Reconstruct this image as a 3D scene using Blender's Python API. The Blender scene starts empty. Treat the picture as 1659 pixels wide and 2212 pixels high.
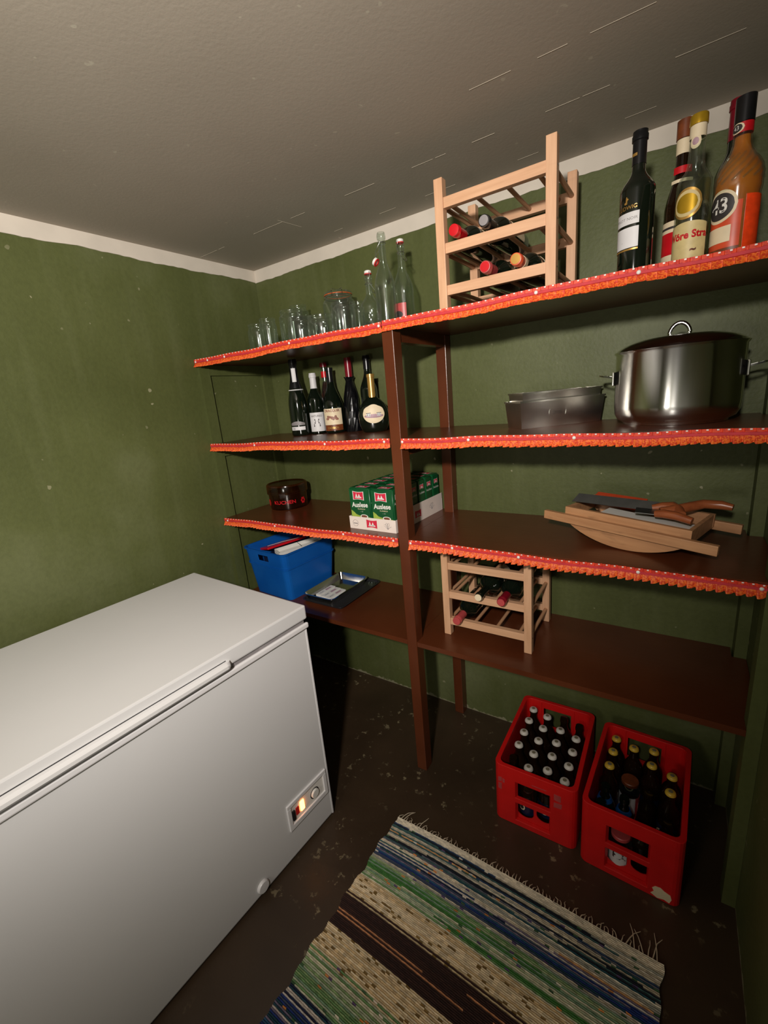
import bpy, bmesh, math, random
from math import pi, sin, cos
from mathutils import Vector, Matrix
random.seed(7)
SC = bpy.context.scene
COL = SC.collection

# ------------------------------------------------------------------ camera, light, exposure
cam_d = bpy.data.cameras.new('camera'); cam = bpy.data.objects.new('camera', cam_d); COL.objects.link(cam)
cam.location = (1.8016, -1.6631, 1.4954); cam.rotation_euler = (1.3137, 0.088, 0.5835)
cam_d.sensor_fit = 'HORIZONTAL'; cam_d.sensor_width = 36.0; cam_d.lens = 938.15 / 1659 * 36; cam_d.clip_start = 0.02
SC.camera = cam
W = bpy.data.worlds.new('world'); SC.world = W; W.use_nodes = True
W.node_tree.nodes['Background'].inputs[0].default_value = (1.0, 0.85, 0.7, 1); W.node_tree.nodes['Background'].inputs[1].default_value = 0.02
def lamp(name, kind, loc, aim, power, col, **kw):
    d = bpy.data.lights.new(name, kind); d.energy = power; d.color = col
    for k, v in kw.items(): setattr(d, k, v)
    o = bpy.data.objects.new(name, d); COL.objects.link(o); o.location = loc
    if aim: o.rotation_euler = (Vector(aim) - Vector(loc)).to_track_quat('-Z', 'Y').to_euler()
    return o
lamp('lamp_light', 'SPOT', (1.74, -2.15, 1.86), (0.30, -0.45, 1.66), 200, (1.0, 0.935, 0.87), spot_size=math.radians(116), spot_blend=1.0, shadow_soft_size=0.05)
lamp('fill_light', 'POINT', (1.30, -2.60, 1.20), None, 17.0, (1.0, 0.93, 0.86), shadow_soft_size=0.15)  # added fill with no known source, lifts the ceiling and reflections
vs = SC.view_settings; vs.view_transform = 'Standard'; vs.look = 'None'; vs.gamma = 1.0; vs.exposure = 0.0; vs.use_curve_mapping = False

# ------------------------------------------------------------------ materials
def srgb(r, g, b):
    f = lambda c: (c/255/12.92 if c/255 <= .04045 else ((c/255+.055)/1.055)**2.4)
    return (f(r), f(g), f(b), 1)
def newmat(name):
    m = bpy.data.materials.new(name); m.use_nodes = True; nt = m.node_tree
    return m, nt, nt.nodes['Principled BSDF']
def N(nt, t, **kw):
    n = nt.nodes.new(t)
    for k, v in kw.items():
        if k in n.inputs.keys(): n.inputs[k].default_value = v
        else: setattr(n, k, v)
    return n
def ramp(nt, fac, stops, interp='LINEAR'):
    r = nt.nodes.new('ShaderNodeValToRGB'); r.color_ramp.interpolation = interp
    e = r.color_ramp.elements
    while len(e) < len(stops): e.new(0.5)
    for k, (p, c) in enumerate(stops): e[k].position = p; e[k].color = c
    nt.links.new(fac, r.inputs[0]); return r
def mixc(nt, fac, a, b, blend='MIX'):
    m = nt.nodes.new('ShaderNodeMix'); m.data_type = 'RGBA'; m.blend_type = blend
    for s, v in ((0, fac), (6, a), (7, b)):
        if isinstance(v, (int, float)): m.inputs[s].default_value = v
        elif isinstance(v, tuple): m.inputs[s].default_value = v
        else: nt.links.new(v, m.inputs[s])
    return m.outputs[2]
def coord(nt, scale=(1, 1, 1)):
    tc = nt.nodes.new('ShaderNodeTexCoord'); mp = nt.nodes.new('ShaderNodeMapping'); mp.inputs['Scale'].default_value = scale
    nt.links.new(tc.outputs['Object'], mp.inputs[0]); return mp.outputs[0]
def noise(nt, vec, scale, detail=3, rough=.5):
    n = N(nt, 'ShaderNodeTexNoise'); n.inputs['Scale'].default_value = scale; n.inputs['Detail'].default_value = detail
    n.inputs['Roughness'].default_value = rough; nt.links.new(vec, n.inputs['Vector']); return n.outputs[0]
def bump(nt, bs, h, strength=.2, dist=.002):
    b = N(nt, 'ShaderNodeBump'); b.inputs['Strength'].default_value = strength; b.inputs['Distance'].default_value = dist
    nt.links.new(h, b.inputs['Height']); nt.links.new(b.outputs[0], bs.inputs['Normal'])
def simple(name, col, rough=.5, metal=0, var=.12, scale=30, **kw):
    m, nt, bs = newmat(name); v = coord(nt)
    n = noise(nt, v, scale)
    dk = tuple(c*(1-var) for c in col[:3])+(1,); lt = tuple(min(1, c*(1+var)) for c in col[:3])+(1,)
    r = ramp(nt, n, [(.3, dk), (.7, lt)]); nt.links.new(r.outputs[0], bs.inputs['Base Color'])
    bs.inputs['Roughness'].default_value = rough; bs.inputs['Metallic'].default_value = metal
    for k, x in kw.items(): bs.inputs[k].default_value = x
    return m
def wallmat(name, a, b, c, chips=True):
    m, nt, bs = newmat(name); v = coord(nt)
    big = ramp(nt, noise(nt, v, 1.6, 4), [(.3, a), (.55, b), (.75, c)])
    st = noise(nt, coord(nt, (3, 3, .35)), 5, 4)
    col = mixc(nt, ramp(nt, st, [(.5, (0, 0, 0, 1)), (.8, (.35, .35, .35, 1))]).outputs[0], big.outputs[0], c)
    blot = ramp(nt, noise(nt, v, 60, 3), [(.35, (.75, .75, .75, 1)), (.6, (1, 1, 1, 1))])
    col = mixc(nt, .35, col, blot.outputs[0], 'MULTIPLY')
    if chips:
        ch = ramp(nt, noise(nt, v, 42, 1, .3), [(.765, (0, 0, 0, 1)), (.785, (.7, .7, .7, 1))])
        ch2 = ramp(nt, noise(nt, v, 2.2, 2), [(.45, (0, 0, 0, 1)), (.62, (1, 1, 1, 1))])
        f = mixc(nt, 1.0, ch.outputs[0], ch2.outputs[0], 'MULTIPLY')
        col = mixc(nt, f, col, srgb(170, 165, 135))
        tc = nt.nodes.new('ShaderNodeTexCoord'); sx = nt.nodes.new('ShaderNodeSeparateXYZ'); nt.links.new(tc.outputs['Object'], sx.inputs[0])
        # crumbling plaster along the foot of the wall
        ad = N(nt, 'ShaderNodeMath', operation='MULTIPLY_ADD'); nt.links.new(noise(nt, v, 22, 4, .7), ad.inputs[0]); ad.inputs[1].default_value = -.07; nt.links.new(sx.outputs['Z'], ad.inputs[2])
        fz = ramp(nt, ad.outputs[0], [(0, (.8, .8, .8, 1)), (.002, (0, 0, 0, 1))])
        ad.inputs[2].default_value = 0; col = mixc(nt, fz.outputs[0], col, srgb(150, 145, 118)) if False else col
        mp2 = N(nt, 'ShaderNodeMapRange'); nt.links.new(ad.outputs[0], mp2.inputs[0]); mp2.inputs[1].default_value = -.030; mp2.inputs[2].default_value = -.026; mp2.inputs[3].default_value = .8; mp2.inputs[4].default_value = 0
        col = mixc(nt, mp2.outputs[0], col, srgb(150, 145, 118))
    nt.links.new(col, bs.inputs['Base Color']); bs.inputs['Roughness'].default_value = .5
    bs.inputs['Specular IOR Level'].default_value = .3
    h = mixc(nt, .5, noise(nt, v, 9, 4), noise(nt, v, 90, 3)); bump(nt, bs, h, .3, .005)
    return m
M = {}
M['wall'] = wallmat('green_wall_paint', srgb(73, 79, 41), srgb(86, 92, 52), srgb(104, 109, 74))
M['frame_green'] = wallmat('green_gloss_paint', srgb(73, 79, 41), srgb(84, 90, 50), srgb(97, 102, 64), False)
M['band'] = simple('cream_band_paint', srgb(205, 196, 182), .8, var=.06, scale=9)
M['chest'] = simple('white_enamel', srgb(211, 210, 209), .34, var=.015, scale=4)
M['chest_trim'] = simple('white_plastic', srgb(222, 220, 220), .3, var=.01)
M['seam'] = simple('seam_filler', srgb(182, 173, 155), .8)
M['tape'] = simple('paper_white', srgb(225, 215, 200), .6, var=.05)
# ceiling
m, nt, bs = newmat('ceiling_paint'); v = coord(nt)
c = ramp(nt, noise(nt, v, 1.5, 4), [(.3, srgb(158, 149, 134)), (.7, srgb(170, 161, 146))]).outputs[0]
sp = ramp(nt, noise(nt, v, 35, 1), [(.77, (0, 0, 0, 1)), (.79, (.6, .6, .6, 1))]); c = mixc(nt, sp.outputs[0], c, srgb(190, 185, 165))
nt.links.new(c, bs.inputs['Base Color']); bs.inputs['Roughness'].default_value = .7; bump(nt, bs, noise(nt, v, 120, 3), .15, .002); M['ceiling'] = m
# floor
m, nt, bs = newmat('worn_brown_floor'); v = coord(nt)
c = ramp(nt, noise(nt, v, 3, 5), [(.3, srgb(50, 38, 26)), (.7, srgb(66, 51, 36))]).outputs[0]
f1 = ramp(nt, noise(nt, v, 26, 5, .65), [(.60, (0, 0, 0, 1)), (.65, (.8, .8, .8, 1))]); f2 = ramp(nt, noise(nt, v, 3.6, 2), [(.46, (0, 0, 0, 1)), (.62, (1, 1, 1, 1))])
c = mixc(nt, mixc(nt, 1., f1.outputs[0], f2.outputs[0], 'MULTIPLY'), c, srgb(140, 128, 100))
nt.links.new(c, bs.inputs['Base Color']); bs.inputs['Roughness'].default_value = .42; bump(nt, bs, noise(nt, v, 14, 5), .4, .006); M['floor'] = m
# brown shelf paint
m, nt, bs = newmat('red_brown_gloss_paint'); v = coord(nt)
c = ramp(nt, noise(nt, v, 4, 4), [(.3, srgb(80, 37, 18)), (.7, srgb(96, 49, 26))]).outputs[0]
f1 = ramp(nt, noise(nt, v, 55, 4, .7), [(.74, (0, 0, 0, 1)), (.78, (.6, .6, .6, 1))]); c = mixc(nt, f1.outputs[0], c, srgb(160, 120, 90))
nt.links.new(c, bs.inputs['Base Color']); bs.inputs['Roughness'].default_value = .3; bump(nt, bs, noise(nt, coord(nt, (1, 6, 6)), 12, 3), .2, .002); M['brown'] = m
def wood(name, a, b, rough=.5, sc=(3, 40, 40)):
    m, nt, bs = newmat(name); v = coord(nt, sc)
    c = ramp(nt, noise(nt, v, 1.6, 4, .6), [(.3, a), (.7, b)]).outputs[0]
    kn = ramp(nt, noise(nt, coord(nt, (1, 4, 4)), 14, 2), [(.2, (.45, .45, .45, 1)), (.36, (1, 1, 1, 1))]); c = mixc(nt, .6 if 'trough' in name else .15, c, kn.outputs[0], 'MULTIPLY')
    nt.links.new(c, bs.inputs['Base Color']); bs.inputs['Roughness'].default_value = rough; bump(nt, bs, noise(nt, v, 3, 3), .1, .001); return m
M['beech'] = wood('pale_beech', srgb(192, 146, 110), srgb(212, 168, 132)); M['beech_v'] = wood('pale_beech_upright', srgb(192, 146, 110), srgb(212, 168, 132), sc=(40, 40, 3))
M['beech_y'] = wood('pale_beech_rod', srgb(184, 134, 96), srgb(202, 154, 116), sc=(40, 3, 40))
M['trough'] = wood('trough_pine', srgb(160, 112, 74), srgb(186, 138, 96)); M['handle_wood'] = wood('varnished_handle_wood', srgb(128, 66, 36), srgb(160, 90, 52), .3)
def clear(name, col, haze=.05, rough=.09, edge=.75, hc=(.8, .85, .8, 1)):
    m, nt, bs = newmat(name); nt.nodes.remove(bs); out = nt.nodes['Material Output']
    tr = N(nt, 'ShaderNodeBsdfTransparent'); gl = N(nt, 'ShaderNodeBsdfGlossy'); df = N(nt, 'ShaderNodeBsdfTranslucent'); lw = N(nt, 'ShaderNodeLayerWeight'); lw.inputs['Blend'].default_value = .35
    nn = ramp(nt, noise(nt, coord(nt), 30), [(.3, tuple(c*.985 for c in col[:3])+(1,)), (.7, col)]); nt.links.new(nn.outputs[0], tr.inputs[0]); gl.inputs['Roughness'].default_value = rough; gl.inputs[0].default_value = (.95, .97, .95, 1); df.inputs[0].default_value = hc
    f = ramp(nt, lw.outputs['Facing'], [(0, (.045, .045, .045, 1)), (.6, (.09, .09, .09, 1)), (1, (edge, edge, edge, 1))]).outputs[0]
    h = ramp(nt, lw.outputs['Facing'], [(.3, (haze*.4, haze*.4, haze*.4, 1)), (1, (haze*3, haze*3, haze*3, 1))]).outputs[0]
    m1 = N(nt, 'ShaderNodeMixShader'); m2 = N(nt, 'ShaderNodeMixShader'); nt.links.new(h, m1.inputs[0]); nt.links.new(tr.outputs[0], m1.inputs[1]); nt.links.new(df.outputs[0], m1.inputs[2])
    nt.links.new(f, m2.inputs[0]); nt.links.new(m1.outputs[0], m2.inputs[1]); nt.links.new(gl.outputs[0], m2.inputs[2]); nt.links.new(m2.outputs[0], out.inputs[0]); return m
def glass(name, col=(1, 1, 1, 1), rough=0.0, ior=1.45):
    m, nt, bs = newmat(name); bs.inputs['Transmission Weight'].default_value = 1; bs.inputs['IOR'].default_value = ior
    r = ramp(nt, noise(nt, coord(nt), 8), [(0, col), (1, tuple(min(1, c*1.02) for c in col[:3])+(1,))]); nt.links.new(r.outputs[0], bs.inputs['Base Color']); bs.inputs['Roughness'].default_value = rough; return m
M['glass'] = clear('clear_glass', (.93, .96, .93, 1), .13, .13, .92); M['amber'] = simple('amber_liqueur', (1, .27, .02, 1), .1, var=.2, scale=40, **{'Transmission Weight': .55, 'IOR': 1.33}); M['pale_liq'] = clear('pale_spirit', (.86, .82, .50, 1), .06, .05, .4)
M['smoke'] = clear('smoky_plastic', (.50, .32, .18, 1), .33, .12, .45, (.75, .42, .2, 1))
M['redliq'] = glass('red_glass', (.75, .12, .10, 1))
M['dark'] = simple('dark_bottle_glass', (.004, .007, .004, 1), .08, var=.1, **{'Coat Weight': .6, 'Coat Roughness': .03})
M['brownbottle'] = simple('brown_bottle_glass', (.012, .005, .002, 1), .08, var=.1)
M['black'] = simple('black_foil', (.006, .006, .007, 1), .28); M['blackmatte'] = simple('black_plastic', (.01, .01, .012, 1), .45)
M['bag'] = simple('black_film', (.004, .004, .005, 1), .15)
M['steel'] = simple('polished_steel', (.74, .73, .70, 1), .15, 1, var=.05, scale=5); M['tinplate'] = simple('dull_tinplate', (.76, .74, .69, 1), .27, 1, var=.15, scale=14)
m, nt, bs = newmat('brushed_pot_steel'); bs.inputs['Metallic'].default_value = 1; bs.inputs['Roughness'].default_value = .19; bs.inputs['Anisotropic'].default_value = .8; bs.inputs['Anisotropic Rotation'].default_value = .25
tg = N(nt, 'ShaderNodeTangent', direction_type='RADIAL', axis='Z'); nt.links.new(tg.outputs[0], bs.inputs['Tangent'])
c = ramp(nt, noise(nt, coord(nt), 9), [(.3, (.66, .66, .62, 1)), (.7, (.78, .77, .74, 1))]); nt.links.new(c.outputs[0], bs.inputs['Base Color']); M['potsteel'] = m
M['blade'] = simple('dark_blade_steel', (.10, .10, .09, 1), .4, .8); M['wire'] = simple('steel_wire', (.6, .6, .58, 1), .25, 1)
M['darktray'] = simple('dark_enamel', (.02, .02, .022, 1), .3)
M['red'] = simple('crate_red', srgb(205, 22, 20), .42, var=.08, scale=12); M['redcap'] = simple('red_foil', srgb(190, 20, 30), .3)
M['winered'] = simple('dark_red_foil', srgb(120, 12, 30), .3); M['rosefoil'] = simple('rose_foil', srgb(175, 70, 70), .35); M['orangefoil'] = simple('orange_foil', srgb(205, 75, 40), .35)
M['pink'] = simple('pink_red_ribbon', srgb(190, 46, 54), .7, var=.1, scale=60); M['pinred'] = simple('rubber_red', srgb(190, 30, 30), .5)
M['white'] = simple('white_paint', srgb(225, 222, 215), .45, var=.03); M['cream'] = simple('cream_label', srgb(226, 208, 174), .5, var=.05)
M['parchment'] = simple('parchment_label', srgb(204, 184, 128), .5, var=.08, scale=70)
M['refraction_glow'] = simple('painted_refraction_glow', srgb(240, 70, 25), .3, var=.15, scale=60)  # colour of the refracted glow painted on the amber bottle
M['label'] = simple('label_white', srgb(214, 212, 212), .5, var=.03); M['ink'] = simple('dark_ink', srgb(50, 45, 45), .5); M['grey'] = simple('grey_ink', srgb(130, 125, 125), .5)
M['gold'] = simple('gold_foil', srgb(214, 168, 90), .28, .7, var=.1); M['goldcap'] = simple('yellow_gold', srgb(200, 160, 40), .25, .6)
M['capwhite'] = simple('cap_white', srgb(205, 200, 190), .35, var=.04); M['capyellow'] = simple('cap_yellow', srgb(206, 170, 60), .35, var=.06)
M['capmark'] = simple('cap_mark', srgb(120, 112, 90), .4); M['blue_label'] = simple('blue_label', srgb(20, 80, 150), .25, var=.2); M['navy'] = simple('navy_label', srgb(22, 32, 60), .3)
M['brownlab'] = simple('brown_label', srgb(110, 55, 25), .4, var=.3, scale=50); M['sepia'] = simple('sepia_ink', srgb(150, 105, 90), .5, var=.3, scale=80)
M['lilac'] = simple('lilac_print', srgb(168, 135, 145), .5, var=.2, scale=60); M['green_pack'] = simple('green_pack_foil', srgb(12, 78, 40), .32, var=.15, scale=20)
M['logo_red'] = simple('logo_red', srgb(205, 40, 66), .45, var=.04); M['carton'] = simple('white_carton', srgb(226, 212, 202), .6, var=.03); M['lime'] = simple('lime_print', srgb(150, 170, 70), .45, var=.2, scale=60)
M['bean'] = simple('coffee_bean_print', srgb(110, 60, 40), .5, var=.5, scale=160); M['blue'] = None
m, nt, bs = newmat('translucent_blue_plastic'); r = ramp(nt, noise(nt, coord(nt), 6), [(.3, srgb(18, 92, 180)), (.7, srgb(26, 108, 196))]); nt.links.new(r.outputs[0], bs.inputs['Base Color'])
bs.inputs['Roughness'].default_value = .3; bs.inputs['Transmission Weight'].default_value = .3; bs.inputs['IOR'].default_value = 1.2; M['blue'] = m
m, nt, bs = newmat('orange_printed_paper'); v = coord(nt)
c = ramp(nt, noise(nt, v, 230, 1), [(.46, srgb(230, 108, 34)), (.56, srgb(200, 58, 24))]).outputs[0]
nt.links.new(c, bs.inputs['Base Color']); bs.inputs['Roughness'].default_value = .6; M['orange'] = m
m, nt, bs = newmat('orange_red_paper'); c = ramp(nt, noise(nt, coord(nt), 160, 2), [(.45, srgb(220, 68, 32)), (.6, srgb(192, 42, 28))]).outputs[0]
nt.links.new(c, bs.inputs['Base Color']); bs.inputs['Roughness'].default_value = .6; M['orange2'] = m
m, nt, bs = newmat('glowing_orange_lamp'); bs.inputs['Emission Color'].default_value = (1, .33, .07, 1); bs.inputs['Emission Strength'].default_value = 9
n = noise(nt, coord(nt), 20); r = ramp(nt, n, [(0, (1, .3, .08, 1)), (1, (1, .35, .1, 1))]); nt.links.new(r.outputs[0], bs.inputs['Base Color']); M['glow'] = m
m, nt, bs = newmat('woven_rag'); at = N(nt, 'ShaderNodeAttribute', attribute_name='weave'); v = coord(nt, (90, 220, 90))
c = mixc(nt, .35, at.outputs['Color'], ramp(nt, noise(nt, v, 1, 2), [(.3, (.45, .45, .45, 1)), (.6, (1, 1, 1, 1))]).outputs[0], 'MULTIPLY')
nt.links.new(c, bs.inputs['Base Color']); bs.inputs['Roughness'].default_value = .95; bump(nt, bs, noise(nt, v, 1, 2), .6, .003); M['rug'] = m
M['cotton'] = simple('cotton_thread', srgb(205, 190, 165), .9)

# ------------------------------------------------------------------ mesh helpers
class MB:
    """collects shapes of one mesh; each shape may carry its own material"""
    def __init__(s): s.v = []; s.f = []; s.m = []; s.mats = []; s.sm = []
    def mi(s, m):
        m = M[m]
        if m not in s.mats: s.mats.append(m)
        return s.mats.index(m)
    def add(s, vs, fs, m, smooth=False):
        b = len(s.v); s.v += [tuple(x) for x in vs]; k = s.mi(m)
        for f in fs: s.f.append([b+i for i in f]); s.m.append(k); s.sm.append(smooth)
        return s
    def box(s, x0, x1, y0, y1, z0, z1, m, bev=0, T=None):
        if bev:
            bm = bmesh.new(); bmesh.ops.create_cube(bm, size=1)
            for v in bm.verts: v.co = Vector(((x0+x1)/2+v.co.x*(x1-x0), (y0+y1)/2+v.co.y*(y1-y0), (z0+z1)/2+v.co.z*(z1-z0)))
            bmesh.ops.bevel(bm, geom=bm.edges[:], offset=bev, segments=2, affect='EDGES', profile=.6)
            bm.verts.index_update(); vs = [v.co.copy() for v in bm.verts]; fs = [[v.index for v in f.verts] for f in bm.faces]; bm.free()
        else:
            vs = [(x, y, z) for x in (x0, x1) for y in (y0, y1) for z in (z0, z1)]
            fs = [(0, 1, 3, 2), (4, 6, 7, 5), (0, 4, 5, 1), (2, 3, 7, 6), (0, 2, 6, 4), (1, 5, 7, 3)]
        if T: vs = [T @ Vector(v) for v in vs]
        return s.add(vs, fs, m)
    def lathe(s, prof, m, n=32, c=(0, 0), sx=1, sy=1, T=None, closed=False):
        vs = []; fs = []
        for r, z in prof:
            for k in range(n):
                a = 2*pi*k/n; vs.append((c[0]+r*sx*sin(a), c[1]-r*sy*cos(a), z))
        L = len(prof)
        for i in range(L-1 if not closed else L):
            j = (i+1) % L
            for k in range(n):
                k2 = (k+1) % n; fs.append((i*n+k, i*n+k2, j*n+k2, j*n+k))
        if not closed:
            fs.append(list(range(n))[::-1]); fs.append([(L-1)*n+k for k in range(n)])
        if T: vs = [T @ Vector(v) for v in vs]
        return s.add(vs, fs, m, True)
    def tube(s, path, r, m, n=8, loop=False):
        P = [Vector(p) for p in path]; L = len(P); vs = []; fs = []; up = Vector((0, 0, 1))
        for i in range(L):
            a = P[(i-1) % L] if (i or loop) else P[0]; b = P[(i+1) % L] if (i < L-1 or loop) else P[-1]
            t = (b-a).normalized(); u = t.cross(up)
            if u.length < .1: u = t.cross(Vector((0, 1, 0)))
            u.normalize(); w = t.cross(u); rr = r[i] if isinstance(r, (list, tuple)) else r
            for k in range(n):
                q = 2*pi*k/n; vs.append(P[i]+u*rr*cos(q)+w*rr*sin(q))
        for i in range(L if loop else L-1):
            j = (i+1) % L
            for k in range(n): k2 = (k+1) % n; fs.append((i*n+k, j*n+k, j*n+k2, i*n+k2))
        if not loop: fs.append(list(range(n))); fs.append([(L-1)*n+k for k in range(n)][::-1])
        return s.add(vs, fs, m, True)
    def prism(s, poly, a0, a1, m, axis='z', T=None):
        """polygon extruded along an axis: z -> (x,y), y -> (x,z), x -> (y,z)"""
        def P(p, a): return (p[0], p[1], a) if axis == 'z' else ((p[0], a, p[1]) if axis == 'y' else (a, p[0], p[1]))
        n = len(poly); vs = [P(p, a0) for p in poly]+[P(p, a1) for p in poly]
        fs = [list(range(n))[::-1], [n+i for i in range(n)]]+[(i, (i+1) % n, n+(i+1) % n, n+i) for i in range(n)]
        if T: vs = [T @ Vector(v) for v in vs]
        return s.add(vs, fs, m)
    def patch(s, r, a, ha, z0, z1, m, n=20, shape=None):
        """label wrapped on a cylinder; a = direction (0 faces -y), shape(u) gives (lo, hi) fractions"""
        vs = []; fs = []
        for dr in (0, .0006):
            for k in range(n+1):
                u = -1+2*k/n; q = a+ha*u; lo, hi = shape(u) if shape else (0, 1)
                for z in (z0+(z1-z0)*lo, z0+(z1-z0)*hi): vs.append(((r+dr)*sin(q), -(r+dr)*cos(q), z))
        o = 2*(n+1)
        for k in range(n):
            i = 2*k; fs += [(i, i+1, i+3, i+2), (o+i, o+i+2, o+i+3, o+i+1), (i, i+2, o+i+2, o+i), (i+1, o+i+1, o+i+3, i+3)]
        fs += [(0, o, o+1, 1), (2*n, 2*n+1, o+2*n+1, o+2*n)]
        return s.add(vs, fs, m, True)
    def text(s, txt, size, m, fn, bold=0.0, sx=1.0):
        """writing: fn maps flat (x, y) centred coordinates to space"""
        cu = bpy.data.curves.new('t', 'FONT'); cu.body = txt; cu.size = size; cu.align_x = 'CENTER'; cu.align_y = 'CENTER'; cu.resolution_u = 3; cu.offset = bold
        o = bpy.data.objects.new('t', cu); COL.objects.link(o); dg = bpy.context.evaluated_depsgraph_get()
        me = bpy.data.meshes.new_from_object(o.evaluated_get(dg))
        vs = [fn(v.co.x*sx, v.co.y) for v in me.vertices]; fs = [list(p.vertices) for p in me.polygons]
        s.add(vs, fs, m); bpy.data.objects.remove(o); bpy.data.curves.remove(cu); bpy.data.meshes.remove(me); return s
    def build(s, name, parent=None, kind=None, label=None, loc=None, bev=0):
        me = bpy.data.meshes.new(name); me.from_pydata(s.v, [], s.f)
        for m in s.mats: me.materials.append(m)
        me.polygons.foreach_set('material_index', s.m); me.polygons.foreach_set('use_smooth', s.sm)
        bm = bmesh.new(); bm.from_mesh(me); bmesh.ops.recalc_face_normals(bm, faces=bm.faces[:])
        for e in bm.edges:
            if len(e.link_faces) == 2 and e.calc_face_angle(0) > math.radians(38): e.smooth = False
        bm.to_mesh(me); bm.free()
        o = bpy.data.objects.new(name, me); COL.objects.link(o)
        if parent: o.parent = parent
        if loc: o.location = loc
        if kind: o['kind'] = kind
        if label: o['label'] = label
        if bev:
            b = o.modifiers.new('bevel', 'BEVEL'); b.width = bev; b.segments = 2; b.limit_method = 'ANGLE'
        return o
oval = lambda u: (.5-.5*math.sqrt(max(0, 1-u*u)), .5+.5*math.sqrt(max(0, 1-u*u)))
def cylmap(r, a, z): return lambda x, y: ((r)*sin(a+x/r), -(r)*cos(a+x/r), z+y)
def planemap(o, ux, uy):
    o, ux, uy = Vector(o), Vector(ux), Vector(uy); return lambda x, y: o+ux*x+uy*y
def thing(name, label, cat, loc=(0, 0, 0), rz=0, group=None, rot=None):
    o = bpy.data.objects.new(name, None); o.empty_display_size = .02; COL.objects.link(o); o.location = loc; o.rotation_euler = rot or (0, 0, rz)
    return tag(o, label, cat, group)
def tag(o, label, cat, group=None):
    o['label'] = label; o['category'] = cat
    if group: o['group'] = group
    return o
def copy_tree(root, label, loc, rz=0, group=None, rot=None):
    r = root.copy(); COL.objects.link(r); r.location = loc; r.rotation_euler = rot or (0, 0, rz); r['label'] = label
    if group: r['group'] = group
    for c in root.children:
        d = c.copy(); COL.objects.link(d); d.parent = r
        for g in c.children: e = g.copy(); COL.objects.link(e); e.parent = d
    return r

# ------------------------------------------------------------------ room
H, WR, WY = 2.1546, 2.03, -3.0
T = .1
def st(name, *b, m):
    return MB().box(*b, m).build(name, kind='structure')
st('floor', -T, WR+T, WY-T, T, -T, 0, m='floor'); st('ceiling', -T, WR+T, WY-T, T, H, H+T, m='ceiling')
st('wall_back', -T, WR+T, 0, T, 0, H, m='wall'); st('wall_left', -T, 0, WY, 0, 0, H, m='wall')
st('wall_right', WR, WR+T, WY, 0, 0, H, m='wall'); st('wall_front', -T, WR+T, WY-T, WY, 0, H, m='wall')
# cream paint band under the ceiling, its lower edge cut in by hand
def band(name, L, axis, seed):
    random.seed(seed); b = MB(); n = int(L/.02); top = []; bot = []; w = 0
    for i in range(n+1):
        w = .8*w+random.uniform(-.0022, .0022); s = L*i/n; bot.append((s, 2.1005+w)); top.append((s, H))
    vs = []; fs = []
    for d in (0, .003):
        for (s1, z1), (s2, z2) in zip(bot, top):
            for s, z in ((s1, z1), (s2, z2)): vs.append((s, -d, z) if axis == 'x' else (d, -s, z))
    o = 2*(n+1)
    for i in range(n):
        j = 2*i; fs += [(j, j+2, j+3, j+1), (o+j, o+j+1, o+j+3, o+j+2), (j, o+j, o+j+2, j+2)]
    b.add(vs, fs, 'band'); return b.build(name, kind='structure')
band('trim_1', WR, 'x', 3); band('trim_2', -WY, 'y', 5)
o = band('trim_4', -WY, 'y', 8); o.location.x = WR-.003
# board seams in the ceiling
s = MB(); random.seed(2)
def seam(p, q, w=.0022):
    P = Vector(p); Q = Vector(q); d = (Q-P); n = Vector((-d.y, d.x)).normalized(); k = int(d.length/.06)+1; t = 0
    while t < 1:
        l = random.uniform(.03, .12)/d.length; a = P+d*t; b = P+d*min(1, t+l); ww = w*random.uniform(.2, .8)
        a3 = [(*(a-n*ww/2), H-.0006), (*(a+n*ww/2), H-.0006), (*(b+n*ww/2), H-.0006), (*(b-n*ww/2), H-.0006)]
        vs = a3+[(x, y, H+.001) for x, y, z in a3]
        s.add(vs, [(0, 1, 2, 3), (4, 7, 6, 5), (0, 4, 5, 1), (1, 5, 6, 2), (2, 6, 7, 3), (3, 7, 4, 0)], 'seam'); t += l+random.uniform(0, .25)/d.length
seam((.02, -.312), (.45, -.318), .003); seam((.45, -.318), (WR, -.302)); seam((.53, -.34), (.57, -.02)); seam((.6, -.1), (1.9, -.13), .0016); seam((1.35, -.52), (1.95, -.50), .0010)
s.build('trim_3', kind='structure')

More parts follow.
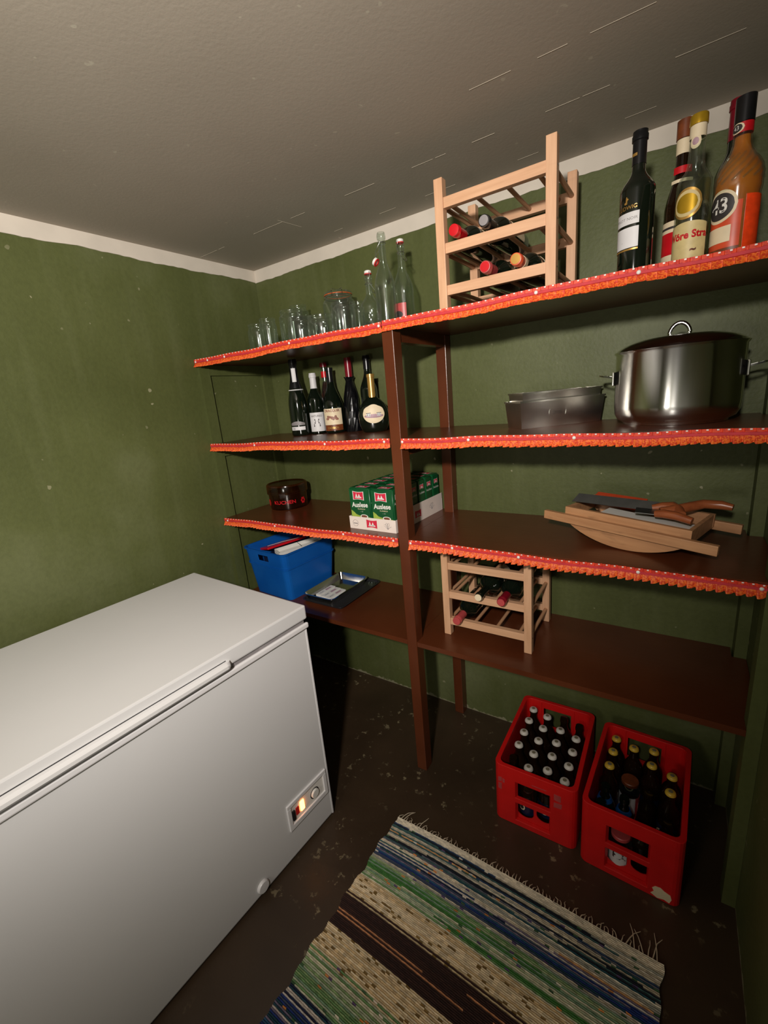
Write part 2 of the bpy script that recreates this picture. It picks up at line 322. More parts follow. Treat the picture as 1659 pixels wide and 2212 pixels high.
# ------------------------------------------------------------------ shelving
Z = [1.7256, 1.3592, 1.0049, .5955]; D = .4194; XP = .9937; PW = .0419; TH = .019
sh = thing('shelving_unit', 'red-brown painted built-in shelving of four levels along the green back wall', 'shelf', (1.0, -.2, 0))
def part(mb, name, label=None, bev=0): 
    o = mb.build(name, sh, label=label, bev=bev); o.matrix_parent_inverse = Matrix.Translation((-1.0, .2, 0)); return o
XL, XR = .016, 1.9975
part(MB().box(.001, WR-.001, -D, -.001, Z[0]-TH, Z[0], 'brown'), 'shelf_board', 'long top shelf board over the middle post')
for z in Z[1:]:
    # boards are notched round the posts; the right one runs on behind the end post
    pL = [(XL, -D), (XP, -D), (XP, -.372), (XP+PW/2, -.372), (XP+PW/2, -.05), (XP, -.05), (XP, -.001), (XL, -.001)]
    part(MB().prism(pL, z-TH, z, 'brown'), 'shelf_board')
    pR = [(XP+PW/2+.001, -.372), (XP+PW, -.372), (XP+PW, -D), (XR, -D), (XR, -.365), (WR-.001, -.365)]
    pR += [(WR-.02-.045+.045*cos(a), -.155+.09*sin(a)) for a in [0, .4, .8, 1.2, 1.57]][0:0]+[(WR-.001, -.06), (XR-.005, -.06), (XR-.005, -.001), (XP+PW, -.001), (XP+PW, -.05), (XP+PW/2+.001, -.05)]
    part(MB().prism(pR, z-TH, z, 'brown'), 'shelf_board')
part(MB().box(XP, XP+PW, -.4225, -.374, 0, Z[0]-TH-.0005, 'brown'), 'post', 'brown front post standing on the floor', .002)
part(MB().box(XP, XP+PW, -.0475, -.002, 0, Z[0]-TH-.0005, 'brown'), 'post', 'brown rear post against the wall', .002)
for z in Z: part(MB().box(XP+.004, XP+PW-.004, -.373, -.0485, z-TH-.042, z-TH-.0005, 'brown'), 'side_rail')
# green painted end frames
for (x0, x1) in ((.0005, .0145), (XR+.0005, WR-.0005)):
    part(MB().box(x0, x1, -.4185, -.367, 0, Z[0]-TH-.0005, 'frame_green'), 'end_post', 'green painted end post')
    part(MB().box(x0, x1, -.058, -.0005, 0, Z[0]-TH-.0005, 'frame_green'), 'end_post', 'green painted end post')
    for z in Z: part(MB().box(x0, x1, -.366, -.059, z-TH-.045, z-TH-.0005, 'frame_green'), 'end_rail', 'green painted end rail')

# pleated paper edging pinned to the shelf fronts
def edging(x0, x1, zt, pins, label, seed, drop=0):
    random.seed(seed); t = thing('shelf_edging', label, 'shelf trim', (x0, -D-.0045, zt), 0, 'pleated paper edgings on the shelf fronts')
    L = x1-x0; P = .0192; n = int(L/P); P = L/n
    wav = lambda x: drop*x/L+.0016*sin(x*11+seed)+.001*sin(x*23+seed*2)
    def strip(za, zb, prof, m, name, scal):
        b = MB(); vs = []; fs = []; rows = 4; cols = []
        for i in range(n):
            for u, d in prof: cols.append(((i+u)*P, d, i))
        for (x, d, i) in cols:
            jz = random.Random(seed*1000+i).uniform(-.0014, .0014)
            for k in range(rows+1):
                w = k/rows; z = za+(zb+(jz+.0022*(1 if d < .003 else 0))*scal-za)*w; amp = (w if k else 0) if scal else 1
                vs.append((min(x, L)*1.0, -d*amp-.0006, z+wav(x)))
        nc = len(cols); R = rows+1; o = len(vs)
        vs += [(a, bb+.0007, c) for a, bb, c in vs]
        for i in range(nc-1):
            for k in range(rows):
                a = i*R+k; fs.append((a, a+R, a+R+1, a+1)); fs.append((o+a, o+a+1, o+a+R+1, o+a+R))
        for i in range(nc-1): a = i*R; fs.append((a, o+a, o+a+R, a+R)); a = i*R+rows; fs.append((a, a+R, o+a+R, o+a))
        for k in range(rows): fs.append((k, k+1, o+k+1, o+k)); a = (nc-1)*R+k; fs.append((a, o+a, o+a+1, a+1))
        b.add(vs, fs, m); return b.build(name, t)
    strip(-.0135, -.0315, [(0, .0005), (.07, .0120), (.20, .0125), (.60, .0075), (.96, .0004)], 'orange', 'pleated_ruffle', 1)
    strip(-.0068, .0015, [(0, .0006), (.1, .0036), (.6, .0024), (.95, .0006)], 'orange2', 'top_ruffle', 0)
    b = MB(); q = max(8, int(L/.02)); vs = []; fs = []
    for i in range(q+1):
        x = L*i/q
        for (y, z) in ((-.0012, -.0145), (-.0038, -.0135), (-.0040, -.0072), (-.0012, -.0062)): vs.append((x, y, z+wav(x)))
    for i in range(q):
        for k in range(4): a = i*4+k; c = i*4+(k+1) % 4; fs.append((a, a+4, c+4, c))
    fs += [(0, 1, 2, 3), (q*4, q*4+3, q*4+2, q*4+1)]
    b.add(vs, fs, 'pink'); b.build('ribbon_band', t)
    b = MB()
    for i in range(n):
        x = (i+.62)*P; z = -.0008+wav(x); b.box(x-.0021, x+.0021, -.0040, -.0022, z-.0012, z+.0016, 'white')
    b.build('dotted_edge', t, kind='stuff', label='white dots along the top edge')
    for px in pins:
        x = px-x0; zz = -.0095+wav(x)
        Tm = Matrix.Translation((x, -.0042, zz)) @ Matrix.Rotation(pi/2, 4, 'X')
        MB().lathe([(.0001, .0026), (.0026, .0022), (.0043, .0008), (.0046, 0), (.0001, 0)], 'white', 14, T=Tm).build('thumbtack', t, label='white round thumbtack')
    return t
edging(-.0+.001, XP+.003, Z[0]+.0015, [.012, .0966, .2123, .5907, .9885], 'orange pleated edging on the top shelf, left stretch above the bottles', 1)
edging(XP+.006, WR-.002, Z[0]+.0015, [1.4749, 1.7014], 'orange pleated edging on the top shelf, right stretch below the upright wine rack', 2)
edging(.004, XP-.001, Z[1], [.3093, .7034, .9741-.003], 'orange pleated edging under the dark bottles, second shelf left of the post', 3)
edging(XP+PW+.001, XR, Z[1], [1.043, 1.2759, 1.5732], 'orange pleated edging under the cooking pot, second shelf right of the post', 4)
edging(.004, XP-.001, Z[2], [.03, .3569, .7421, .9734], 'orange pleated edging above the blue bin, third shelf left of the post', 5)
edging(XP+PW+.001, XR, Z[2], [1.045, 1.2043, 1.4234, 1.738, 1.987], 'orange pleated edging in front of the wooden trough, third shelf right of the post', 6, -.004)

# ------------------------------------------------------------------ chest freezer
fr = thing('chest_freezer', 'large white chest freezer with a glowing orange control light by the left wall', 'freezer', (.1695, -.7276, 0), -.0454)
LEN = 1.45; BW = .6527
b = MB().box(.006, BW, -LEN+.004, -.004, .012, .797, 'chest', .006); b.build('body', fr)
MB().box(0, .6586, -LEN, 0, .8195, .8671, 'chest', .005).build('lid', fr)
b = MB().box(.012, BW-.001, -LEN+.01, -.01, .7975, .819, 'grey'); b.build('lid_gasket', fr, label='grey lid seal')
b = MB().box(BW-.002, BW+.009, -LEN+.004, .001, .788, .8055, 'chest_trim', .004); b.build('front_rail', fr, label='bluish white plastic edge rail')
# lip handle along the lid front
b = MB(); prof = [(.0, .8145), (.014, .8165), (.020, .824), (.019, .832), (.012, .8385), (0, .8385)]
vs = []; fs = []; ys = [-.292, -.297, -.303, -.312, -LEN+.2]; sc = [.05, .55, .9, 1, 1]
for y, s_ in zip(ys, sc):
    for (dx, z) in prof: vs.append((.658+dx*s_, y, .8265+(z-.8265)*(.7+.3*s_)))
n = len(prof)
for i in range(len(ys)-1):
    for k in range(n): fs.append((i*n+k, i*n+(k+1) % n, (i+1)*n+(k+1) % n, (i+1)*n+k))
fs += [list(range(n)), [(len(ys)-1)*n+k for k in range(n)]]
b.add(vs, fs, 'chest', True); b.build('lid_handle', fr)
MB().box(.6575, .6595, -LEN+.2, -.305, .8385, .8405, 'blackmatte').build('handle_groove', fr, label='thin dark groove above the handle')
b = MB().box(BW-.002, BW+.0015, -.0098, -.0045, .013, .786, 'chest_trim'); b.build('corner_strip', fr)
# control panel
cx = BW
b = MB()
y0, y1, z0, z1 = -.2, -.018, .122, .226; w = .015
b.box(cx-.001, cx+.006, y0, y1, z1-w, z1, 'chest_trim', .002); b.box(cx-.001, cx+.006, y0, y1, z0, z0+w+.004, 'chest_trim', .002)
b.box(cx-.001, cx+.006, y0, y0+w, z0+w, z1-w, 'chest_trim', .002); b.box(cx-.001, cx+.006, y1-w, y1, z0+w, z1-w, 'chest_trim', .002)
pn = b.build('control_panel', fr)
MB().box(cx-.001, cx+.0012, y0+w, y1-w, z0+w, z1-w, 'white').build('panel_face', pn)
Tm = Matrix.Translation((cx+.001, -.077, .172)) @ Matrix.Rotation(pi/2, 4, 'Y')
MB().lathe([(.0001, 0), (.0205, 0), (.0205, .0006), (.0001, .0006)], 'ink', 28, T=Tm).lathe([(.0001, 0), (.0165, 0), (.016, .006), (.0145, .0075), (.0001, .0075)], 'white', 28, T=Tm).build('dial_knob', pn, label='round dial in a dark ring')
MB().box(cx, cx+.006, -.1455, -.1285, .158, .196, 'glow', .003).build('indicator_lamp', pn, label='glowing orange light')
MB().box(cx, cx+.004, -.1655, -.1525, .160, .189, 'pinred', .001).build('indicator_lamp', pn, label='unlit red light')
MB().box(cx, cx+.007, -.1825, -.1715, .152, .190, 'blackmatte', .002).build('rocker_switch', pn, label='black rocker switch')
Tm = Matrix.Translation((cx-.001, -.331, .0415)) @ Matrix.Rotation(pi/2, 4, 'Y')
MB().lathe([(.0001, 0), (.021, 0), (.021, .006), (.018, .010), (.0001, .0105)], 'chest_trim', 28, T=Tm).build('drain_cap', fr)
for (x, y) in ((.05, -.05), (.6, -.05), (.05, -LEN+.05), (.6, -LEN+.05)):
    MB().lathe([(.018, 0), (.018, .013)], 'blackmatte', 14, c=(x, y)).build('foot', fr)

# ------------------------------------------------------------------ rag rug
rg = thing('rag_rug', 'striped rag rug in cream, green, brown and blue with a knotted fringe on the floor', 'rug', (1.04, -.655, 0.001), -.012)
random.seed(11)
pal = {'mix': [(200, 188, 165), (190, 180, 165), (40, 60, 90), (25, 30, 40), (30, 70, 80), (170, 160, 140), (200, 150, 100), (90, 90, 100), (60, 90, 90), (205, 198, 180), (150, 150, 140), (185, 175, 155)],
       'blue': [(30, 50, 110), (20, 30, 60), (40, 80, 110), (190, 180, 170), (60, 70, 90), (25, 60, 75), (110, 100, 120)],
       'green': [(128, 152, 104), (105, 140, 90), (150, 162, 125), (66, 118, 56), (165, 172, 145), (118, 145, 118), (195, 190, 165)],
       'cream': [(205, 185, 150), (215, 200, 170), (195, 172, 132), (212, 195, 165)],
       'brown': [(52, 32, 28), (60, 38, 32), (46, 28, 25), (54, 34, 30), (58, 36, 30), (190, 130, 90)]}
zones = [(0, 'white'), (.018, 'mix'), (.115, 'blue'), (.150, 'mix'), (.162, 'green'), (.232, 'cream'), (.292, 'cream'), (.30, 'brown'), (.37, 'brown'), (.392, 'cream'), (.462, 'green'), (.53, 'green'), (.55, 'blue'), (.66, 'mix'), (.74, 'green'), (.8, 'cream'), (.9, 'brown'), (.98, 'cream'), (1.06, 'blue'), (1.2, 'mix')]
def zone(d):
    z = 'white'
    for s_, k in zones:
        if d >= s_: z = k
    return z
RW, RL, rp = .822, 1.35, .0046; nr = int(RL/rp); nx = 68
vs = []; fs = []; cols = []
for r_ in range(nr):
    d = r_*rp; zn = zone(d+random.uniform(-.006, .006)); P = pal.get(zn, [(210, 200, 180)])
    base = random.choice(P); k = 0; seg = random.randint(10, 68); row = []
    for i in range(nx):
        k += 1
        if k > seg: k = 0; seg = random.randint(8, 60); base = random.choice(P)
        c = base
        if zn == 'cream' and random.random() < .09: c = (120, 95, 50)
        if zn in ('mix', 'blue', 'green') and random.random() < .035: c = random.choice([(200, 130, 70), (210, 200, 185), (60, 90, 60), (90, 70, 110)])
        j = random.uniform(.98, 1.18); row.append(tuple(min(255, x*j) for x in c))
    cols += row+row
    sl = .004*sin(d*37)+.003*sin(d*91+1); sr = .004*sin(d*31+2)+.003*sin(d*83)
    for kk, (dy, z) in enumerate(((0, .0045), (rp/2, .0085))):
        for i in range(nx+1):
            u = i/nx; x = sl+(RW-sl+sr+.03*d)*u; yy = -(d+dy)-.012*sin(u*pi)*0+.006*sin(u*4+d*3)
            vs.append((x, yy, z+.0012*sin(i*2.9+r_*1.7)+.003*max(0, sin(u*7+d*5))))
R1 = nx+1
for a in range(2*nr-1):
    for i in range(nx): fs.append((a*R1+i, (a+1)*R1+i, (a+1)*R1+i+1, a*R1+i+1))
top_n = len(fs); o_ = len(vs)
vs += [(x, y, 0.0) for x, y, z in vs]
edge = []
for i in range(nx): fs.append((i, i+1, o_+i+1, o_+i)); fs.append(((2*nr-1)*R1+i, o_+(2*nr-1)*R1+i, o_+(2*nr-1)*R1+i+1, (2*nr-1)*R1+i+1))
for a in range(2*nr-1): fs.append((a*R1, o_+a*R1, o_+(a+1)*R1, (a+1)*R1)); q = a*R1+nx; fs.append((q, q+R1, o_+q+R1, o_+q))
b = MB(); b.add(vs, fs, 'rug')
me = bpy.data.meshes.new('woven_field'); me.from_pydata(b.v, [], b.f); me.materials.append(M['rug'])
at = me.color_attributes.new('weave', 'FLOAT_COLOR', 'CORNER')
buf = []
for fi, f in enumerate(me.polygons):
    c = srgb(*cols[fi]) if fi < top_n and fi < len(cols) else srgb(150, 140, 120)
    buf += list(c)*f.loop_total
at.data.foreach_set('color', buf)
wf = bpy.data.objects.new('woven_field', me); COL.objects.link(wf); wf.parent = rg
b = MB(); random.seed(5)
for i in range(78):
    x = .004+.807*i/77; l = random.uniform(.012, .024); k = random.uniform(-.6, .6)
    if i in (1, 2, 8, 70, 72, 74, 75, 76, 77): l = random.uniform(.045, .075)
    y0 = .006*sin((x/RW)*4)-.001
    pts = [(x, y0, .005), (x+k*l*.25, y0+l*.35, .007), (x+k*l*.5+random.uniform(-.003, .003), y0+l*.7, .004), (x+k*l+random.uniform(-.004, .004), y0+l, .002)]
    b.tube(pts, [.0016, .0014, .0012, .0007], 'cotton', 5)
b.build('fringe', rg, kind='stuff', label='off-white thread fringe')

# ------------------------------------------------------------------ bottles
def prof_bottle(Hh, R, hs, rn, hn, lip=True):
    """body radius R up to hs, shoulder to neck radius rn at hn, neck to the top"""
    p = [(.001, .004), (R*.55, .003), (R*.9, 0), (R*.985, .003), (R, .009), (R, hs)]
    for k in range(1, 9):
        u = k/9; p.append((rn+(R-rn)*(.5+.5*cos(pi*u)), hs+(hn-hs)*u))
    p.append((rn, hn)); p.append((rn*.97, Hh-.02))
    if lip: p += [(rn*1.12, Hh-.018), (rn*1.12, Hh-.008), (rn*1.02, Hh-.006)]
    p += [(rn*1.02, Hh), (.001, Hh)]
    return p
def solid_bottle(t, p, m='dark', sx=1, sy=1, name='bottle_body'): return MB().lathe(p, m, 36, sx=sx, sy=sy).build(name, t)
def hollow(t, p, m='glass', th=.0028, name='bottle_body', n=36, sx=1, sy=1, T=None, base=.006):
    outer = [q for q in p if q[0] > .0011]; inner = []
    for r, z in outer:
        if z < base+.001: continue
        inner.append((max(.002, r-th), z))
    zb = base; inner = [(.001, zb), (max(.002, outer[0][0]), zb)]+inner if inner else inner
    inner = [(.001, zb), (max(.003, inner[2][0]-.002), zb+.0005)]+inner[2:]
    pr = [(.001, .003)]+outer+inner[::-1]
    return MB().lathe(pr, m, n, sx=sx, sy=sy, T=T).build(name, t)
def capsule(t, p, z0, m, name='capsule', label=None, n=28, T=None):
    pts = [(r+.0008, z) for r, z in p if z >= z0 and r > .0011]
    def rad(z):
        q = [x for x in p if x[0] > .0011]
        for (r1, a), (r2, c) in zip(q, q[1:]):
            if a <= z <= c: return r1+(r2-r1)*((z-a)/(c-a) if c > a else 0)
        return q[-1][0]
    pts = [(rad(z0)-.0005, z0), (rad(z0)+.0008, z0+.0002)]+pts
    top = pts[-1][1]; pts += [(pts[-1][0], top+.001), (pts[-1][0]*.8, top+.0016), (.001, top+.0016)]
    return MB().lathe(pts, m, n, T=T).build(name, t, label=label)
z1 = Z[0]+.0005; z2 = Z[1]+.0005; z3 = Z[2]+.0005; z4 = Z[3]+.0005
# -- pinot noir
p = prof_bottle(.312, .0375, .19, .0145, .235)
t = thing('wine_bottle', 'black wine bottle with a split white label, standing alone right of the upper wine rack', 'bottle', (1.680, -.305, z1), -.80)
bb = solid_bottle(t, p); capsule(t, p, .245, 'black')
r = .0379
b = MB().patch(r, 0, 1.05, .116, .142, 'label').text('PINOT NOIR', .0085, 'grey', cylmap(r+.0008, .25, .128), sx=1.15); b.build('label', t, label='white upper label')
b = MB().patch(r, 0, 1.05, .066, .110, 'label').text('--', .006, 'grey', cylmap(r+.0008, .1, .080)); b.patch(r, 0, 1.05, .0605, .064, 'gold'); b.build('label', t, label='white lower label with a gold rule')
MB().text('LUDWIG', .0115, 'gold', cylmap(r+.0004, .3, .152), sx=1.05).patch(.0379, .28, .05, .160, .176, 'gold', 6, oval).patch(.0379, .22, .09, .160, .165, 'gold', 6, oval).patch(.0379, .34, .06, .168, .172, 'gold', 6, oval).build('lettering', t, label='gold lettering')
MB().patch(.0156, .2, .4, .262, .268, 'gold').build('neck_mark', t, label='gold mark')
# -- williams style fruit spirit
p = [(.001, .004), (.028, 0), (.033, .003), (.034, .01), (.034, .165), (.033, .178), (.028, .19), (.020, .2), (.0165, .215), (.0155, .235), (.0145, .275), (.0145, .30), (.001, .30)]
t = thing('spirit_bottle', 'clear bottle of pale spirit with gold cap and red lettering, beside the amber liqueur', 'bottle', (1.792, -.30, z1), -.25)
hollow(t, p); MB().lathe([(.001, .0068), (.0295, .0075), (.0308, .011), (.0308, .166), (.030, .176), (.001, .178)], 'pale_liq', 32).build('spirit', t)
MB().lathe([(.0150, .262), (.0158, .262), (.0158, .286), (.0150, .286)], 'cream', 24, closed=True).build('neck_label', t, label='cream paper neck label')
MB().lathe([(.0152, .2865), (.0172, .2865), (.0175, .290), (.0172, .304), (.0165, .306), (.001, .306)], 'goldcap', 28).build('screw_cap', t, label='gold screw cap')
MB().patch(.0146, .0, .72, .240, .268, 'cream', 16, oval).patch(.0153, 0, .4, .247, .261, 'lilac', 12, oval).build('neck_seal', t)
MB().patch(.0342, -.1, .88, .100, .162, 'gold', 24, oval).patch(.0349, -.1, .76, .105, .157, 'parchment', 24, oval).patch(.0356, -.1, .62, .112, .150, 'goldcap', 22, oval).build('seal_label', t, label='round gold seal')
b = MB().patch(.0342, 0, 1.25, .010, .094, 'parchment', 26, lambda u: (0, 1-.07*u*u)).text('Wöre Stra', .021, 'redcap', cylmap(.0352, .0, .066), .0008, .95)
b.text('~', .02, 'bean', cylmap(.0354, .45, .035), .001).build('front_label', t, label='cream label with red lettering')
# -- dark liqueur behind
p = prof_bottle(.337, .032, .15, .0145, .24)
t = thing('liqueur_bottle', 'dark bottle with red shoulder label, half hidden behind the pale spirit bottle', 'bottle', (1.765, -.215, z1), .1)
solid_bottle(t, p, 'brownbottle'); MB().lathe([(.0146, .300), (.0168, .300), (.0168, .3385), (.001, .3395)], 'brownlab', 24).build('screw_cap', t)
MB().lathe([(.0147, .268), (.0155, .268), (.0155, .299), (.0147, .299)], 'cream', 24, closed=True).build('neck_label', t, label='cream neck label')
MB().patch(.0225, 0, .9, .225, .240, 'redcap').patch(.0268, 0, .9, .205, .212, 'cream').build('shoulder_label', t, label='red shoulder label')
MB().patch(.0324, -.3, 1.2, .02, .125, 'cream').patch(.033, -.3, 1.1, .05, .1, 'redcap').patch(.033, -.3, 1.1, .03, .035, 'ink').patch(.033, -.3, 1.1, .108, .113, 'ink').build('front_label', t, label='cream and red label')
# -- 43 liqueur
p = [(.001, .004), (.034, 0), (.040, .003), (.0415, .012), (.0415, .125), (.0435, .135), (.0435, .165), (.041, .178), (.036, .188), (.028, .200), (.021, .212), (.0175, .225), (.0165, .245), (.0165, .305), (.001, .305)]
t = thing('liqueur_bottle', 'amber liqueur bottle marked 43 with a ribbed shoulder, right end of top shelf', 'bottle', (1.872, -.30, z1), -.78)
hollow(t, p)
MB().lathe([(.001, .0068), (.035, .0075), (.0383, .014), (.0383, .126), (.0403, .137), (.0403, .163), (.038, .176), (.033, .186), (.0255, .197), (.018, .21), (.0140, .225), (.0135, .238), (.001, .239)], 'amber', 32).build('liqueur', t)
b = MB()
for k in range(14):
    a0 = 2*pi*k/14; pts = []
    for j in range(8): u = j/7; a = a0+u*1.5; rr = .0438-.019*u*u-.002*u; pts.append((rr*sin(a), -rr*cos(a), .150+.052*u))
    b.tube(pts, .0024, 'glass', 6)
b.build('spiral_ribs', t)
MB().lathe([(.0170, .262), (.0178, .262), (.0178, .309), (.001, .310)], 'black', 28).build('cap', t, label='black cap')
b = MB().lathe([(.0167, .242), (.0173, .242), (.0173, .2605), (.0167, .2605)], 'redcap', 28, closed=True).patch(.0173, 0, .8, .242, .261, 'cream', 14, oval).patch(.0180, 0, .6, .244, .259, 'ink', 14, oval).text('43', .011, 'white', cylmap(.0189, 0, .2515)); b.build('neck_label', t, label='red neck label reading 43')
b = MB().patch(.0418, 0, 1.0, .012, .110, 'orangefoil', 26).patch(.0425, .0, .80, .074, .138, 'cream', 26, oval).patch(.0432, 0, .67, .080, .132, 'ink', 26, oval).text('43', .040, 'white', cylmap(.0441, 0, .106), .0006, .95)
b.patch(.0418, 1.75, .62, .016, .118, 'refraction_glow', 20).patch(.0425, -.1, .7, .034, .066, 'cream', 20).patch(.0425, 0, 1.0, .012, .022, 'brownlab'); b.build('front_label', t, label='orange label with 43 in a black roundel, painted refraction glow beside it')  # red-orange side patch paints the glow refracted through the liqueur
# -- bottle behind 43
p = prof_bottle(.350, .034, .20, .0145, .255)
t = thing('wine_bottle', 'tall dark bottle with a wine-red cap, behind the amber 43 liqueur', 'bottle', (1.864, -.195, z1), 0)
solid_bottle(t, p); capsule(t, p, .27, 'winered')
# -- bottle pieces on the second shelf
p = [(.001, .004), (.025, .003), (.040, 0), (.0435, .004), (.044, .012), (.044, .10), (.043, .14), (.039, .172), (.031, .205), (.0225, .24), (.018, .262), (.0165, .295), (.0165, .31), (.018, .312), (.018, .334), (.0165, .338), (.001, .338)]
t = thing('sparkling_wine_bottle', 'dark sparkling wine bottle with a black foil neck, leftmost on the second shelf', 'bottle', (.322, -.150, z2), .55)
solid_bottle(t, p); capsule(t, p, .212, 'black', 'foil_hood')
MB().patch(.0225, .15, .42, .235, .30, 'label', 8).build('neck_label', t, label='pale strip down the neck'); MB().lathe([(.0325, .2035), (.0345, .2035), (.0335, .2075), (.0315, .2075)], 'label', 30, closed=True).build('neck_ring', t, label='silver ring')
MB().patch(.0442, -.1, .8, .048, .066, 'grey', 16, lambda u: (0, 1-.5*u*u)).patch(.0442, -.1, .8, .026, .042, 'label').text('|||||', .010, 'ink', cylmap(.0452, -.5, .034)).build('back_label', t, label='grey label with a barcode strip')
p = prof_bottle(.272, .0365, .15, .0145, .215)
t = thing('wine_bottle', 'slim green wine bottle with a white cap and white label', 'bottle', (.387, -.100, z2), .62)
solid_bottle(t, p); capsule(t, p, .205, 'label', 'cap_sleeve', 'white screw cap sleeve')
b = MB().patch(.0369, 0, .98, .012, .098, 'label', 24).text('NATUREO', .012, 'grey', cylmap(.0379, 0, .082), .0003)
for s_ in (-1, 1):
    for k in range(5): b.patch(.0376, s_*.27+.10*s_*cos(k*1.25-.6), .07, .034+.007*k, .041+.007*k, 'grey' if k % 2 else 'ink', 6, oval)
b.build('front_label', t, label='white label with grey leaf print')
p = prof_bottle(.315, .028, .17, .014, .24)
t = thing('red_drink_bottle', 'clear bottle of red drink with a red label, behind the slim white-capped bottle', 'bottle', (.402, -.033, z2), .6)
hollow(t, p, 'glass'); MB().lathe([(.001, .007), (.0245, .008), (.0248, .168), (.018, .2), (.0105, .232), (.001, .233)], 'redliq', 28).build('drink', t)
MB().lathe([(.0147, .299), (.0165, .299), (.0165, .317), (.001, .318)], 'winered', 24).build('screw_cap', t)
MB().lathe([(.0150, .252), (.0158, .252), (.0150, .279), (.0143, .279)], 'redcap', 24, closed=True).build('neck_label', t, label='bright red neck band')
p = [(.001, .004), (.025, .003), (.043, 0), (.0465, .004), (.047, .012), (.047, .108), (.045, .128), (.038, .152), (.028, .178), (.019, .205), (.0150, .235), (.0145, .272), (.0162, .273), (.0162, .286), (.001, .287)]
t = thing('wine_bottle', 'wide-bodied dark wine bottle with a cream pictorial label above a brown band', 'bottle', (.474, -.082, z2), .66)
solid_bottle(t, p); capsule(t, p, .225, 'black')
b = MB().patch(.0474, -.1, .98, .038, .110, 'cream', 26).text('DRACQUIR', .0145, 'sepia', cylmap(.0484, -.15, .100), .0006)
for k in range(16): a = random.uniform(-.75, .45); b.patch(.0481, a, .12, .058+.0018*(k % 7), .068+.002*(k % 7), 'sepia', 6, oval)
b.build('front_label', t, label='cream label with a sepia picture')
MB().patch(.0474, -.1, .98, .012, .0375, 'brownlab', 24).text('CADDON', .012, 'gold', cylmap(.0484, -.15, .024), .0004).build('lower_label', t, label='brown band with gold letters')
# foil wrapped
p = [(.001, .0), (.041, 0), (.0415, .10), (.036, .15), (.025, .2), (.016, .24), (.0155, .31), (.0165, .313), (.0165, .324), (.001, .325)]
t = thing('wrapped_bottle', 'bottle wrapped in crinkled black film with a dark red neck', 'bottle', (.553, -.0415, z2), .3)
b = MB(); vs = []; n = 30; random.seed(4); pr = [(.041, 0), (.0415, .03), (.041, .06), (.0405, .09), (.038, .12), (.036, .15), (.030, .175), (.024, .2), (.018, .222), (.021, .232), (.027, .240)]
for r_, z in pr:
    for k in range(n): a = 2*pi*k/n; q = r_*(1+random.uniform(-.07, .05)); q = min(q*.93, .039); vs.append((q*sin(a), -q*cos(a), z+random.uniform(-.002, .002)*(z > 0)))
fs = [(i*n+k, i*n+(k+1) % n, (i+1)*n+(k+1) % n, (i+1)*n+k) for i in range(len(pr)-1) for k in range(n)]; fs.append(list(range(n))[::-1])
b.add(vs, fs, 'bag'); b.build('film_wrapping', t)
MB().lathe([(.001, .05), (.026, .05), (.026, .12), (.0155, .2), (.0145, .3), (.001, .301)], 'dark', 24).build('bottle_body', t); MB().lathe([(.0150, .235), (.0162, .235), (.0162, .322), (.001, .323)], 'winered', 24).build('capsule', t)
p = prof_bottle(.318, .0375, .17, .0145, .255)
t = thing('wine_bottle', 'tall dark wine bottle behind the flask-shaped bottle, next to the brown post', 'bottle', (.655, -.042, z2), .6)
solid_bottle(t, p); capsule(t, p, .262, 'black')
# bocksbeutel
p = [(.001, .003), (.042, 0), (.050, .004), (.058, .02), (.064, .045), (.0645, .07), (.060, .095), (.050, .115), (.036, .130), (.022, .141), (.0150, .150), (.014, .165), (.014, .222), (.0158, .223), (.0158, .234), (.001, .235)]
t = thing('flask_bottle', 'squat round flask-shaped dark wine bottle with gold neck and oval label', 'bottle', (.722, -.118, z2), .62)
solid_bottle(t, p, 'dark', 1, .56)
MB().lathe([(.0155, .142), (.0150, .15), (.0148, .165), (.0148, .222), (.0165, .2225), (.0165, .2355), (.001, .2365)], 'gold', 28).build('neck_foil', t, label='gold foil neck')
def flaskpt(x, z):
    q = [(c, a) for a, c in p if a > .0011]; R_ = .06
    for (za, ra), (zb, rb) in zip(q, q[1:]):
        if za <= z <= zb: R_ = ra+(rb-ra)*((z-za)/(zb-za) if zb > za else 0)
    return -.56*math.sqrt(max(0, R_*R_-x*x))-.0007
def flask_patch(b, outline, m, off, z0=.074, x0=0):
    rings = [1, .85, .7, .5, .3, .12]; vs = []; n = len(outline)
    for k in rings:
        for (x, z) in outline: vs.append((x0+x*k, flaskpt(x0+x*k, z0+z*k)-off, z0+z*k))
    fs = [(i*n+j, i*n+(j+1) % n, (i+1)*n+(j+1) % n, (i+1)*n+j) for i in range(len(rings)-1) for j in range(n)]; fs.append([(len(rings)-1)*n+j for j in range(n)])
    b.add(vs, fs, m, True)
out = [(.045*cos(a)*(1+.0*sin(a)), .037*sin(a)*(1 if sin(a) > 0 else 1.0)+(.003*abs(sin(3*a)) if sin(a) > .4 else 0)) for a in [2*pi*k/40 for k in range(40)]]
b = MB(); flask_patch(b, out, 'cream', .0002)
flask_patch(b, [(.040*cos(a), .008*sin(a)) for a in [2*pi*k/24 for k in range(24)]], 'lilac', .0008, .067)
for xx in (-.022, .022):
    flask_patch(b, [(-.008, -.006), (.008, -.006), (.008, .006), (-.008, .006)], 'label', .0012, .072, xx); flask_patch(b, [(-.010, -.001), (.010, -.001), (.010, .001), (-.010, .001)], 'ink', .0014, .079, xx)
    for w_ in (-.004, .004): flask_patch(b, [(-.001, -.004), (.001, -.004), (.001, .004), (-.001, .004)], 'ink', .0016, .071, xx+w_)
b.build('oval_label', t, label='cream oval label with two little houses')
